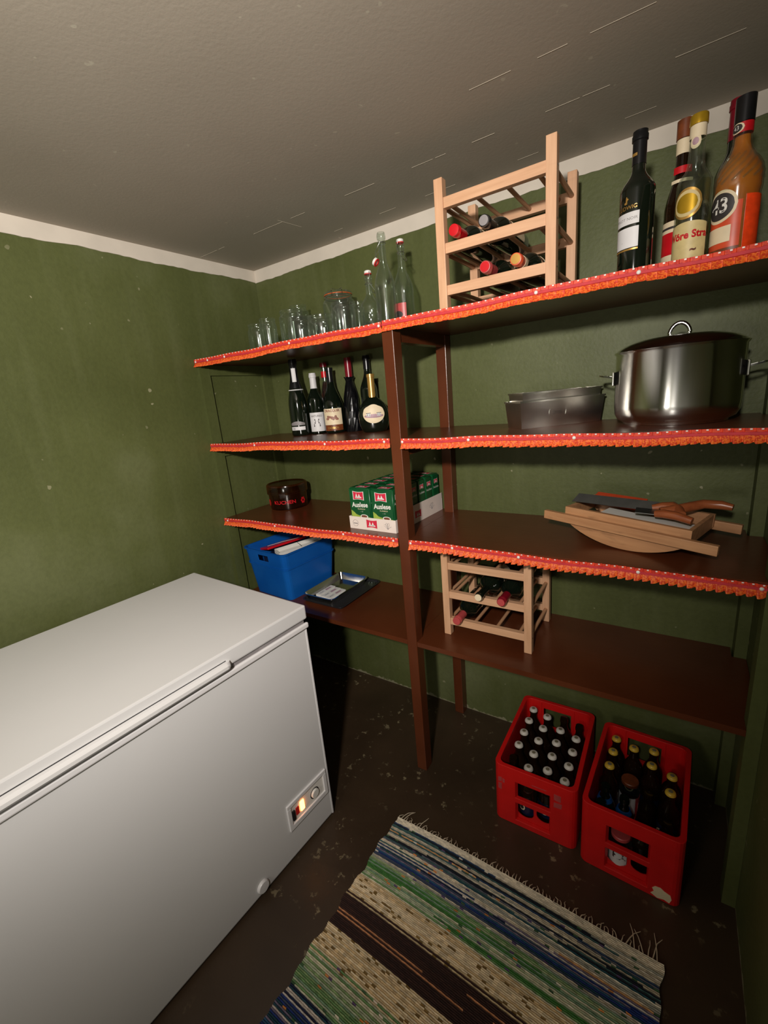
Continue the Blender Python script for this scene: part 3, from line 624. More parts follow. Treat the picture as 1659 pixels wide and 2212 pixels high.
b = MB().box(-.012, .012, -.007, .007, 0, .002, 'white', .0006); o = b.build('bottle_stopper', loc=(.465, -.185, z2), label=None); tag(o, 'tiny flat white piece lying in front of the wide-bodied wine bottle', 'scrap')

# ------------------------------------------------------------------ glass jars and swing-top bottles, top shelf
def jar(x, y, R, h, label, neck=.86, group='empty glass jars on the top shelf', ribs=False):
    t = thing('glass_jar', label, 'jar', (x, y, z1), random.uniform(0, 3), group)
    sh_ = h-.022
    p = [(R*.8, 0), (R*.96, .002), (R, .008), (R, sh_-.012), (R*.985, sh_-.004), (R*neck*1.02, sh_+.003), (R*neck, sh_+.007), (R*neck, h-.010), (R*neck*1.04, h-.008), (R*neck*1.05, h-.003), (R*neck*1.01, h)]
    hollow(t, p, th=.0026, name='jar_body', n=40); return t
jar(.296, -.30, .044, .112, 'leftmost empty glass jar at the end of the top shelf')
jar(.385, -.325, .035, .118, 'narrow empty glass jar, second from the left end of the row', .9)
jar(.462, -.262, .052, .142, 'larger empty glass jar, third from the left in the front row')
jar(.372, -.12, .044, .192, 'tall glass jar standing in the back row above the third jar', .8)
jar(.581, -.345, .048, .088, 'short empty glass jar with a rounded rim, between the larger and the wide jar', .88)
jar(.694, -.350, .054, .076, 'low wide empty glass jar in the front row', .92)
jar(.468, -.125, .036, .135, 'small glass jar in the back row behind the low wide jar', .85)
jar(.798, -.355, .043, .098, 'glass jar in the front row in front of the clip-top jar', .94)
jar(.758, -.205, .022, .130, 'very slim glass jar between the clip-top jar and the small swing-top bottle', .8)
# clip-top jar
t = thing('clip_top_jar', 'big glass preserving jar with wire clip and glass lid, behind the front row', 'jar', (.620, -.145, z1), .6)
p = [(.05, 0), (.063, .002), (.066, .01), (.066, .15), (.062, .162), (.054, .168), (.053, .176), (.056, .178), (.056, .182)]
hollow(t, p, th=.003, name='jar_body', n=40)
MB().lathe([(.052, .1825), (.057, .1825), (.057, .1845), (.052, .1845)], 'orange', 36, closed=True).build('rubber_ring', t)
hollow(t, [(.001, .185), (.056, .185), (.0575, .188), (.056, .193), (.04, .197), (.03, .2)], name='lid', n=36, base=.187)
b = MB().tube([(.0575*cos(a), .0575*sin(a), .174) for a in [2*pi*k/28 for k in range(28)]], .0013, 'wire', 6, True)
b.tube([(0, -.059, .172), (.0, -.074, .165), (.0, -.078, .15), (.0, -.070, .135)], .0013, 'wire', 6).tube([(.02, -.0565, .172), (.02, -.072, .19), (.02, -.05, .2005), (0, 0, .204), (-.02, -.05, .2005), (-.02, -.072, .19), (-.02, -.0565, .172)], .0013, 'wire', 6)
b.tube([(.012, .058, .172), (.012, .064, .185), (.008, .045, .2), (0, .0, .2035)], .0013, 'wire', 6); b.build('wire_clip', t)
def swing(x, y, R, Hh, hs, hn, label, rz, hang, lab=None, dim=False, name='swing_top_bottle'):
    t = thing(name, label, 'bottle', (x, y, z1), rz, 'swing-top bottles on the top shelf')
    p = [(R*.8, 0), (R*.96, .002), (R, .008), (R, hs)]
    for k in range(1, 10): u = k/10; p.append((.0125+(R-.0125)*(.5+.5*cos(pi*u)), hs+(hn-hs)*u))
    p += [(.0125, hn), (.0120, Hh-.022), (.0145, Hh-.020), (.0150, Hh-.012), (.0135, Hh-.003), (.012, Hh)]
    if dim: p = [(r_*(1+.06*sin(z*120)), z) if .01 < z < hs else (r_, z) for r_, z in [(R*.8, 0), (R*.96, .002)]+[(R, .008+k*(hs-.008)/12) for k in range(13)]]+p[4:]
    hollow(t, p, th=.0024)
    b = MB()
    if hang:   # clip open, stopper hanging at the side of the neck
        zc = Hh-.085; b.tube([(0, -.0135, Hh-.03), (-.012, -.012, Hh-.045), (-.022, -.006, zc+.03), (-.026, 0, zc+.012)], .0011, 'wire', 6).tube([(0, .0135, Hh-.03), (-.012, .012, Hh-.045), (-.022, .008, zc+.03), (-.026, .002, zc+.012)], .0011, 'wire', 6)
        Tm = Matrix.Translation((-.024, 0, zc)) @ Matrix.Rotation(-.9, 4, 'Y')
    else:
        b.tube([(.0, -.0135, Hh-.035), (.0, -.0165, Hh-.02), (.0, -.0155, Hh+.004), (.0, -.006, Hh+.009)], .0011, 'wire', 6).tube([(.0, .0135, Hh-.035), (.0, .0165, Hh-.02), (.0, .0155, Hh+.004), (.0, .006, Hh+.009)], .0011, 'wire', 6)
        b.tube([(.0, -.0150, Hh-.034), (.016, -.013, Hh-.055), (.021, 0, Hh-.062), (.016, .013, Hh-.055), (0, .0150, Hh-.034)], .0011, 'wire', 6)
        Tm = Matrix.Translation((0, 0, Hh+.001))
    b.tube([(.0138*cos(a), .0138*sin(a), Hh-.032) for a in [2*pi*k/16 for k in range(16)]], .0011, 'wire', 6, True); b.build('wire_bail', t)
    s_ = MB().lathe([(.001, 0), (.0105, 0), (.0125, .002), (.0125, .008), (.008, .011), (.001, .0115)], 'white', 20, T=Tm).build('stopper', t, label='white ceramic stopper')
    MB().lathe([(.008, -.003), (.0132, -.003), (.0132, -.0003), (.008, -.0003)], 'pinred', 20, T=Tm, closed=True).build('rubber_seal', s_, label='red rubber ring')
    if lab: lab(t)
    return t
swing(.848, -.255, .038, .196, .085, .135, 'small swing-top glass bottle with wavy sides and its clip closed, left of the tall ones', .9, False, dim=True)
swing(.934, -.285, .0345, .298, .135, .225, 'tall clear swing-top bottle in front, its stopper hanging open', .2, True)
def redlab(t): MB().patch(.0372, -.1, .9, .025, .085, 'rosefoil', 20).patch(.0379, -.1, .55, .035, .06, 'ink', 14, oval).build('side_label', t, label='red printed label')
swing(.953, -.195, .0368, .282, .13, .215, 'tall swing-top bottle with a red label, behind the other tall one', -.1, False, redlab)

# ------------------------------------------------------------------ wine racks
def rack(x, y, z, label):
    t = thing('wine_rack', label, 'wine rack', (x, y, z), 0, 'pale wooden wine racks')
    Wd, Dp, Hr, L = .33, .27, .344, .026
    for (lx, ly) in ((0, 0), (Wd-L, 0), (0, Dp-L), (Wd-L, Dp-L)): MB().box(lx, lx+L, ly, ly+L, 0, Hr, 'beech_v', .0015).build('leg', t)
    for zz in (.043, .153, .268):
        for yy in (.003, Dp-L+.002): MB().box(L, Wd-L, yy, yy+.020, zz, zz+.027, 'beech', .0015).build('cross_rail', t)
        for xx in (.036, .112, .197, .280): MB().tube([(xx, .022, zz+.013), (xx, Dp-L+.003, zz+.013)], .006, 'beech_y', 12).build('dowel', t)
    for xx in (.013, Wd-.013):
        for zz in (.052, .162, .282): MB().tube([(xx, L-.001, zz), (xx, Dp-L+.001, zz)], .0065, 'beech_y', 12).build('side_rod', t)
    for zz in (.056, .166, .281):
        Tm = Matrix.Translation((Wd-.0004, .013, zz)) @ Matrix.Rotation(pi/2, 4, 'Y'); MB().lathe([(.001, 0), (.0028, 0), (.002, .0012), (.001, .0012)], 'wire', 10, T=Tm).build('screw', t)
    return t
R1x, R1y = 1.182, -.383
rack(R1x, R1y, z1, 'pale wooden wine rack on the top shelf with bare upper rods')
rack(1.102, -.318, z4, 'pale wooden wine rack on the lowest shelf under the orange edging')
def lying(rx, ry, rz_, slot, level, neckm, endm, label, body='dark', tip=.03, cream=False, capl=None, Rb=.0365):
    # bottle lying with its neck forward: neck over the front rail, belly between two rods
    x = rx+(.069, .155, .238)[slot-1]; zr = rz_+(.043, .153, .268)[level-1]
    t = thing('wine_bottle', label, 'bottle', (0, 0, 0))
    p = prof_bottle(.29, Rb, .175, .0135, .222)
    # local z is the bottle axis; tip points to -y
    znk = zr+.027+.0155; zbd = zr+.013+.0295
    yt = ry-tip; L = .29
    dy, dz = -.25, znk-zbd; ax = Vector((0, -1, (znk-zbd)/.20)).normalized()
    start = Vector((x, yt, znk+(tip+.01)*ax.z)) - ax*L
    t.location = start; t.rotation_euler = ax.to_track_quat('Z', 'Y').to_euler()
    solid_bottle(t, p, body)
    if neckm: capsule(t, p, .228, neckm, label=capl)
    if endm: MB().lathe([(.001, .2905), (.0125, .2905), (.0125, .2928), (.001, .293)], endm, 20).build('cap_disc', t)
    if cream: MB().lathe([(.0152, .232), (.0162, .232), (.0158, .252), (.0150, .252)], 'cream', 20, closed=True).build('neck_band', t, label='cream band')
    MB().patch(Rb+.0004, 2.2, .9, .05, .13, 'cream').build('label', t)
    return t
lying(R1x, R1y, z1, 1, 2, 'redcap', None, 'bottle with a bright red cap in the upper left slot of the top rack', capl='bright red cap')
lying(R1x, R1y, z1, 2, 2, 'black', 'grey', 'black cap bottle with grey emblem, upper middle slot of the top rack')
lying(R1x, R1y, z1, 2, 1, 'rosefoil', 'redcap', 'bottle with a dull red cap in the lower middle slot of the top rack')
lying(R1x, R1y, z1, 3, 1, 'orangefoil', 'gold', 'orange-capped bottle with cream neck band, lower right slot of the top rack', cream=True)
R2x, R2y = 1.102, -.318
lying(R2x, R2y, z4, 2, 2, None, 'cream', 'dark bottle with a bare cork end in the middle of the lower rack', Rb=.039)
lying(R2x, R2y, z4, 3, 2, 'winered', 'rosefoil', 'dark bottle with a deep red capsule, on the right in the lower rack', tip=.035)
lying(R2x, R2y, z4, 1, 1, 'rosefoil', 'rosefoil', 'bottle with a dusty pink capsule in the bottom left slot of the lower rack', tip=.035)

# ------------------------------------------------------------------ stock pot and loaf tins
t = thing('stock_pot', 'big polished steel cooking pot with lid and loop handles on the second shelf', 'pot', (1.785, -.166, z2), 0)
prof = [(.001, .004), (.115, .004), (.118, 0), (.124, .0005), (.126, .006), (.140, .014), (.148, .03), (.1495, .05), (.1495, .19), (.1535, .1955), (.1545, .198), (.1515, .2), (.147, .196), (.147, .03), (.13, .012), (.001, .010)]
MB().lathe(prof, 'potsteel', 72).build('pot_body', t)
lid = MB().lathe([(.001, .200), (.13, .1985), (.1465, .198), (.149, .2005), (.146, .204), (.13, .214), (.10, .224), (.06, .229), (.001, .230)], 'steel', 64).build('lid', t)
MB().tube([(-.024+.024*(1-cos(a)), 0, .227+.034*sin(a)) for a in [pi*k/12 for k in range(13)]], [.0052]*13, 'steel', 10).build('lid_loop', lid)
for sgn in (-1, 1):
    b = MB(); xs = 1.0*sgn; y_ = .045
    reach = .056 if sgn == 1 else .045
    P2 = [(.147, -.05), (.147+reach*.6, -.046), (.147+reach*.93, -.030), (.147+reach, 0), (.147+reach*.93, .030), (.147+reach*.6, .046), (.147, .05)]; Q2 = [(.147, -.036), (.147+reach*.5, -.033), (.147+reach*.7, -.02), (.147+reach*.74, 0), (.147+reach*.7, .02), (.147+reach*.5, .033), (.147, .036)]
    vs = []
    for dz in (0, .004):
        for (x_, y2) in P2+Q2: vs.append((sgn*x_, y2, .130+dz+(x_-.147)*.22))
    fs = []
    for k in range(6): fs += [(k, k+1, 8+k, 7+k), (14+k, 21+k, 22+k, 15+k), (k, 14+k, 15+k, k+1), (7+k, 8+k, 22+k, 21+k)]
    fs += [(0, 7, 21, 14), (6, 20, 27, 13)]
    b.add(vs, fs, 'steel')
    b.box(sgn*.150-.003, sgn*.150+.003, -.055, .055, .110, .148, 'steel', .002); b.build('side_handle', t)
def loaf(name, label, loc, rz, L, Wd, Hh, letters):
    t = thing(name, label, 'baking tin', loc, rz, 'nested loaf tins'); fl = .008; th = .0012
    def ring(L_, W_, z): return [(-fl_x, -fl_y, z) for fl_x, fl_y in ()] or [(-(L_-L)/2, -(W_-Wd)/2, z), (L+(L_-L)/2, -(W_-Wd)/2, z), (L+(L_-L)/2, Wd+(W_-Wd)/2, z), (-(L_-L)/2, Wd+(W_-Wd)/2, z)]
    rs = [ring(L-2*fl, Wd-2*fl, 0), ring(L, Wd, Hh), ring(L+.004, Wd+.004, Hh), ring(L+.004, Wd+.004, Hh-.004), ring(L+.002, Wd+.002, Hh-.004), ring(L+.001, Wd+.001, Hh-.002)]
    rs = [ring(L-2*fl, Wd-2*fl, 0), ring(L-.0015, Wd-.0015, Hh-.005), ring(L+.003, Wd+.003, Hh-.005), ring(L+.003, Wd+.003, Hh), ring(L-.003, Wd-.003, Hh), ring(L-2*fl-.002, Wd-2*fl-.002, th)]
    vs = [v_ for r_ in rs for v_ in r_]; fs = [(i*4+k, i*4+(k+1) % 4, (i+1)*4+(k+1) % 4, (i+1)*4+k) for i in range(5) for k in range(4)]; fs += [(0, 1, 2, 3), (20, 21, 22, 23)]
    MB().add(vs, fs, 'tinplate').build('tin_body', t)
    if letters:
        f = lambda x, y: Vector((L*.44+x, fl*(1-(Hh*.52+y)/Hh)-.0009, Hh*.52+y))
        b = MB().text('irma', .019, 'wire', f, .0002)
        for s_ in (-1, 1): b.tube([f(s_*(.026+.004*cos(a*1.0)), .010*sin(a)) for a in [-1.3+.26*k for k in range(11)]], .0007, 'wire', 5)
        b.build('embossed_lettering', t, label='raised letters in brackets')
    return t
a_ = math.radians(45.8)
loaf('loaf_tin', 'outer rectangular loaf tin with raised lettering beside the big pot', (1.3858-.0, -.2680, z2), a_, .300, .102, .086, True)
ux, uy = cos(a_), sin(a_)
loaf('loaf_tin', 'second loaf tin nested inside the lettered one and sticking up above it', (1.3858+.010*ux-.006*uy, -.2680+.010*uy+.006*ux+.002, z2+.0255), a_, .281, .090, .086, False)

# ------------------------------------------------------------------ cake tin
t = thing('cake_carrier', 'round smoky brown plastic cake box with red printed lettering, third shelf left', 'cake box', (.185, -.165, z3), 0)
MB().lathe([(.001, .001), (.085, 0), (.09, .003), (.092, .01), (.0945, .088), (.092, .088), (.0895, .012), (.001, .005)], 'smoke', 56).build('base', t)
MB().lathe([(.0975, .080), (.1, .080), (.1, .118), (.098, .1235), (.094, .1255), (.090, .1235), (.088, .121), (.001, .120), (.001, .117), (.089, .118), (.0965, .119), (.0975, .116)], 'smoke', 56).build('lid', t)
MB().text('KUCHEN', .024, 'redcap', cylmap(.0955, .60, .042), .0004, 1.15).build('lettering', t, label='red lettering')
for a in (-.45, 1.62):
    b = MB()
    for k in range(6): q = k*pi/3; b.patch(.0952, a+.10*cos(q), .055, .040+.011*sin(q)-.006, .040+.011*sin(q)+.006, 'redcap', 6, oval)
    b.build('flower_print', t, label='red flower beside the lettering')

# ------------------------------------------------------------------ coffee packs in tray
ct = thing('display_tray', 'low white cardboard tray with red logos holding the coffee packs', 'cardboard tray', (.7345, -.369, z3), -.035)
TW, TD = .222, .362; wt = .0015
b = MB().box(0, TW, 0, TD, 0, .001, 'carton').box(0, TW, 0, wt, .001, .050, 'carton').box(0, TW, TD-wt, TD, .001, .05, 'carton')
side = [(wt, .001), (TD-wt, .001), (TD-wt, .075), (.09, .075), (.03, .05), (wt, .05)]
b.prism(side, 0, wt, 'carton', 'x').prism(side, TW-wt, TW, 'carton', 'x'); b.build('tray_walls', ct)
def logo(b, fn, w, border=True):
    h = w*.66
    def sh(k, dz, m, lift):
        top = [(-w*k/2+w*k*i/6, h*k/2-.06*w*sin(pi*i/6)) for i in range(7)]; bot = [(w*k/2-w*k*i/6, -h*k/2+.07*w*sin(pi*i/6)) for i in range(7)]
        pts = top+bot; b.add([fn(x, y, lift) for x, y in pts], [[i, i+1, 12-i, 13-i] for i in range(6)], m)
    if border: sh(1.12, 0, 'white', .0003)
    sh(1.0, 0, 'logo_red', .0006)
    for (cx_, hh, ww) in ((-.16, .40, .16), (.12, .32, .2)):
        pts = [(w*(cx_-ww/2-.05), -h*.22), (w*(cx_-ww*.1), h*hh*.8), (w*(cx_+.02), h*hh*.35), (w*(cx_+ww/2+.03), -h*.22)]
        b.add([fn(x, y, .0010) for x, y in pts], [(0, 1, 2, 3)], 'white')
    b.add([fn(x, y, .0010) for x, y in ((-w*.34, -h*.28), (w*.36, -h*.28), (w*.3, -h*.12), (-w*.26, -h*.12))], [(0, 1, 2, 3)], 'white')
b = MB(); F = lambda x0, z0: (lambda x, y, l: (x0+x, -l, z0+y)); S = lambda y0, z0: (lambda x, y, l: (TW+l, y0+x, z0+y))
logo(b, F(.110, .026), .05, False); b.build('logo', ct, label='red logo')
b = MB().tube([(.030+.013*cos(q), -.0006, .024+.013*sin(q)) for q in [2*pi*k/20 for k in range(20)]], .0005, 'grey', 5, True).box(.02, .04, -.0010, -.0002, .021, .024, 'grey'); b.build('round_mark', ct); b = MB()
for k in range(7): q = k*.8; b.tube([(.185, -.0006, .012), (.185+.012*cos(q), -.0006, .022+.012*abs(sin(q))), (.185+.018*cos(q+.3), -.0006, .02+.018*abs(sin(q+.2)))], .0005, 'grey', 4)
b.build('line_drawing', ct, label='grey line drawing'); b = MB(); logo(b, S(.16, .034), .045, False); b.build('logo', ct, label='red logo'); b = MB()
for k in range(7): q = k*.8; b.tube([(TW+.0006, .27, .025), (TW+.0006, .27+.014*cos(q), .036+.014*abs(sin(q))), (TW+.0006, .27+.022*cos(q+.3), .034+.02*abs(sin(q+.2)))], .0005, 'grey', 4)
b.build('line_drawing', ct, label='grey line drawing')
pw, pd, ph = .104, .056, .163
def pack_mesh():
    bm = bmesh.new(); bmesh.ops.create_cube(bm, size=1)
    for v in bm.verts: v.co = Vector(((v.co.x)*pw, (v.co.y)*pd, (v.co.z+.5)*ph))
    bmesh.ops.bevel(bm, geom=bm.edges[:], offset=.005, segments=3, affect='EDGES'); bm.verts.index_update()
    vs = [v.co.copy() for v in bm.verts]; fs = [[v.index for v in f.verts] for f in bm.faces]; bm.free(); return vs, fs
R_ = Matrix.Rotation(-.035, 4, 'Z')
def loc_of(i, j): v = R_ @ Vector((.0575+.107*i, .0315+.0585*j, 0)); return (.7345+v.x, -.369+v.y, z3+.0013)
rows = ['front row', 'second row', 'third row', 'fourth row', 'fifth row', 'rear row']
pk = thing('coffee_pack', 'green vacuum coffee pack, left one in the front row of the tray', 'coffee pack', loc_of(0, 0), -.035, 'green coffee packs in the tray')
vs, fs = pack_mesh(); MB().add(vs, fs, 'green_pack', True).build('foil_brick', pk)
yf = -pd/2; FP = lambda x0, z0: (lambda x, y, l: (x0+x, yf-l, z0+y)); SP = lambda z0: (lambda x, y, l: (pw/2+l, x, z0+y))
b = MB(); logo(b, FP(-.004, .133), .048)
b.text('Auslese', .027, 'white', lambda x, y: (x, yf-.0004, .096+y+x*.04), .0007, .92).text('KLASSISCH', .0075, 'cream', lambda x, y: (.006+x, yf-.0004, .080+y)).text('- - I I', .007, 'white', lambda x, y: (.006+x, yf-.0004, .070+y))
b.add([(x, yf-.0003, z) for x, z in ((-.045, .048), (-.045, .074), (-.034, .068), (-.022, .058), (0, .052), (.046, .049), (.046, .046), (-.045, .046))], [list(range(8))], 'lime')
b.box(-.047, .047, yf-.0004, yf, .012, .047, 'bean')
b.add([(x, yf-.0008, z) for x, z in ((-.001, .052), (.036, .052), (.030, .028), (.004, .028))], [(0, 1, 2, 3)], 'white')
b.add([(.0175+.0185*cos(q), yf-.0010, .052+.0075*sin(q)) for q in [2*pi*k/20 for k in range(20)]], [list(range(20))], 'white').add([(.0175+.0145*cos(q), yf-.0013, .052+.005*sin(q)) for q in [2*pi*k/20 for k in range(20)]], [list(range(20))], 'bean')
b.build('front_print', pk, label='logo, white script and a cup of coffee')
b = MB(); logo(b, SP(.133), .026, True); b.text('Auslese', .014, 'white', lambda x, y: (pw/2+.0004, x, .108+y)).box(pw/2, pw/2+.0003, -.014, .014, .060, .092, 'lime' if 0 else 'green_pack'); b.build('side_print', pk, label='small logo and white script')
b = MB(); logo(b, lambda x, y, l: (x, y, ph+l), .046); b.build('top_print', pk, label='red logo on top')
for j in range(6):
    for i in range(2):
        if i or j: copy_tree(pk, 'green vacuum coffee pack, %s one in the %s of the tray' % (('left', 'right')[i], rows[j]), loc_of(i, j), -.035)

# ------------------------------------------------------------------ walls with cut-outs (crates, bin)
def shell(w, l, h, r, th, zs, xcuts, ycuts, solid, m, taper=0, name='walls', parent=None, rim=0, w0=0):
    """rounded rectangular wall ring; solid(side, s, z) tells whether a cell is material"""
    P = []; sides = []
    def seg(a, c, cuts, side):
        L_ = (Vector(c)-Vector(a)).length
        for u in cuts[:-1]: P.append((Vector(a)+(Vector(c)-Vector(a))*u, side, u))
    def arc(cx_, cy_, a0):
        for k in range(4): q = a0+k*pi/8; P.append((Vector((cx_+r*cos(q), cy_+r*sin(q))), 'c', 0))
    fx = [0]+[min(1, max(0, (u*w-r)/(w-2*r))) for u in xcuts]+[1]; fy = [0]+[min(1, max(0, (u*l-r)/(l-2*r))) for u in ycuts]+[1]
    bx = [1-u for u in fx[::-1]]; by = [1-u for u in fy[::-1]]
    seg((r, 0), (w-r, 0), fx, 'front'); arc(w-r, r, -pi/2); seg((w, r), (w, l-r), fy, 'right'); arc(w-r, l-r, 0)
    seg((w-r, l), (r, l), bx, 'back'); arc(r, l-r, pi/2); seg((0, l-r), (0, r), by, 'left'); arc(r, r, pi)
    n = len(P); C_ = Vector((w/2, l/2)); vs = []
    kx = (w-2*th)/w; ky = (l-2*th)/l
    for z in zs:
        tp = 1-taper*(1-z/h)
        for inn in (0, 1):
            for (p_, s_, u) in P:
                d = p_-C_
                if inn: d = Vector((d.x*kx, d.y*ky))
                vs.append((C_.x+d.x*tp, C_.y+d.y*tp, z))
    def I(i, j, inn): return (j*2+inn)*n+(i % n)
    def mid(i):
        (p_, s_, u), (p2, s2, u2) = P[i], P[(i+1) % n]
        if s_ == 'c': return 'c', 0
        q = (p_+p2)/2
        return s_, (q.x/w if s_ in ('front', 'back') else q.y/l)
    sol = {}
    for j in range(len(zs)-1):
        for i in range(n): s_, u = mid(i); sol[(i, j)] = True if s_ == 'c' else solid(s_, u, (zs[j]+zs[j+1])/2/h)
    fs = []
    for (i, j), ok in sol.items():
        if not ok: continue
        fs.append((I(i, j, 0), I(i+1, j, 0), I(i+1, j+1, 0), I(i, j+1, 0))); fs.append((I(i, j, 1), I(i, j+1, 1), I(i+1, j+1, 1), I(i+1, j, 1)))
        if not sol.get((i, j-1), False): fs.append((I(i, j, 0), I(i, j, 1), I(i+1, j, 1), I(i+1, j, 0)))
        if not sol.get((i, j+1), False): fs.append((I(i, j+1, 0), I(i+1, j+1, 0), I(i+1, j+1, 1), I(i, j+1, 1)))
        if not sol[((i-1) % n, j)]: fs.append((I(i, j, 0), I(i, j+1, 0), I(i, j+1, 1), I(i, j, 1)))
        if not sol[((i+1) % n, j)]: fs.append((I(i+1, j, 0), I(i+1, j, 1), I(i+1, j+1, 1), I(i+1, j+1, 0)))
    b = MB().add(vs, fs, m); o = b.build(name, parent, bev=.0015); return o
CW, CL, CH = .270, .3974, .2371
def crate(label, loc, rz, dirt):
    t = thing('bottle_crate', label, 'crate', loc, rz, 'red bottle crates on the floor')
    zs = [0, .022, .085, .098, .118, .185, .205, CH]; xc = [.27, .44, .47, .70]
    def solid(s_, u, z):
        z *= CH
        if s_ == 'front':
            if .118 < z < .185 and .27 < u < .70: return False
            if .022 < z < .098 and (.27 < u < .47 or .47 < u < .70): return False
        if s_ == 'back' and .118 < z < .205 and .27 < u < .70: return False
        return True
    shell(CW, CL, CH, .022, .0145, zs, xc, [.3, .7], solid, 'red', 0, 'crate_wall', t)
    # inner skin of the lower window with U-shaped cut-outs
    b = MB(); x0, x1 = CW*.25, CW*.72
    prof = [(x0, .02), (x1, .02), (x1, .105)]
    def ucut(c, w_, zb): return [(c+w_/2, .105)]+[(c+w_/2*cos(q), zb+.022-.022*sin(q)) for q in [pi*k/8 for k in range(9)]]+[(c-w_/2, .105)]
    prof += ucut(CW*.62, .052, .045)+ucut(CW*.385, .056, .033)+[(x0, .105)]
    b.prism(prof, .0150, .0175, 'red', 'y'); b.build('inner_skin', t)
    b = MB().box(.0146, CW-.0146, .0146, CL-.0146, .001, .006, 'red'); b.build('crate_floor', t)
    b = MB()
    for k in range(1, 6): y = .012+k*(CL-.024)/6
    b.box(.1333, .1343, .018, CL-.015, .006, .07, 'red'); b.build('divider', t)
    b = MB()
    for (x0, x1) in ((CW*.245, CW*.265), (CW*.705, CW*.725)): b.box(x0, x1, CL-.0185, CL-.0147, .11, CH-.006, 'red')
    b.build('stiffening_rib', t)
    b = MB(); random.seed(dirt)
    if dirt == 1:
        for (x0, x1, za, zb) in ((.015, .027, .165, .185), (.03, .037, .165, .18), (.015, .026, .135, .16), (.20, .222, .178, .2), (.20, .224, .148, .170), (.13, .175, .199, .202)):
            b.prism([(x0+random.uniform(-.001, .001), za), (x1, za+random.uniform(-.003, .003)), (x1+random.uniform(-.002, .002), zb), (x0, zb+random.uniform(-.003, .003))], -.0008, -.0001, 'rosefoil', 'y'); b.build('label_residue', t, label='faded pink sticker mark'); b = MB()
    else:
        pts = [(.198, .012), (.215, .004), (.232, .010), (.245, .006), (.250, .022), (.246, .036), (.232, .040), (.222, .047), (.208, .044), (.201, .034), (.206, .024)]
        b.prism(pts, -.0010, -.0001, 'cream', 'y'); b.build('label_residue', t, label='torn cream sticker remnant')
    return t
C1 = (1.3445, -.4738); T1 = .0136; C2 = (1.6283, -.4878); T2 = -.0443
crate('red plastic beer crate nearer the post, full of bottles with white caps', (C1[0], C1[1], 0.0005), T1, 1)
crate('red plastic beer crate by the right wall, holding mixed bottles and jars', (C2[0], C2[1], 0.0005), T2, 2)
def cw(c, th_, x, y): return (c[0]+x*cos(th_)-y*sin(th_), c[1]+x*sin(th_)+y*cos(th_), .0075)
def beer(name, label, capm, lab, loc, rz, group, hgt=.209, R=.0305, body='brownbottle', shoulder=None):
    t = thing(name, label, 'bottle', loc, rz, group)
    p = prof_bottle(hgt-.002, R, hgt*.58, .0130, hgt*.84); solid_bottle(t, p, body)
    if capm:
        pr = [(.0120, hgt-.010), (.0158, hgt-.0095), (.0155, hgt-.0065), (.0140, hgt-.002), (.0115, hgt), (.001, hgt+.0004)]
        c_ = MB().lathe(pr, capm, 21).build('crown_cap', t, label=('white' if capm == 'capwhite' else 'yellow')+' crown cap')
        MB().lathe([(.001, hgt+.0003), (.0065, hgt+.0003), (.006, hgt+.0009), (.001, hgt+.001)], 'capmark', 16).build('cap_print', c_)
    if lab: MB().patch(R+.0003, 0, 1.3, .025, .085, 'navy').patch(R+.001, -.2, .5, .04, .07, 'cream', 16, oval).patch(R+.0016, -.2, .36, .045, .065, 'ink', 14, oval).build('label', t)
    if shoulder: MB().lathe([(R*.80, hgt*.66), (R*.86, hgt*.66), (R*.62, hgt*.76), (R*.56, hgt*.76)], shoulder, 24, closed=True).build('shoulder_label', t, label='shiny blue shoulder label')
    return t
XS = [.0455, .104, .1635, .2225]; words = ['left', 'inner left', 'inner right', 'right']
def ypos(c, k): return (.0745 if c % 2 == 0 else .0440)+.0695*k+(.006 if c % 2 else 0)+.0
first = None; nog = None; order = ['front', 'second', 'middle', 'fourth', 'rear']
bare = {(0, 0), (2, 4), (3, 4)}
for c in range(4):
    for k in range(5):
        x = XS[c]; y = ypos(c, k)+(0 if c % 2 == 0 else .006)
        loc = cw(C1, T1, x, y)
        if (c, k) in bare:
            lb = 'uncapped brown bottle in the white-capped crate, %s column, %s position' % (words[c], order[k])
            if nog is None: nog = beer('beer_bottle', lb, None, True, loc, .3, 'uncapped bottles in the left crate')
            else: copy_tree(nog, lb, loc, .5)
        else:
            lb = 'brown bottle with white crown cap in the left crate, %s column, %s position' % (words[c], order[k])
            if first is None: first = beer('beer_bottle', lb, 'capwhite', True, loc, -.2, 'white-capped beer bottles in the left crate')
            else: copy_tree(first, lb, loc, random.uniform(-.5, .5))
yel = None; blu = None; low = None; clr = None
gy = {(0, 4), (0, 3), (0, 2), (1, 4), (2, 4), (2, 3), (3, 3), (3, 2)}
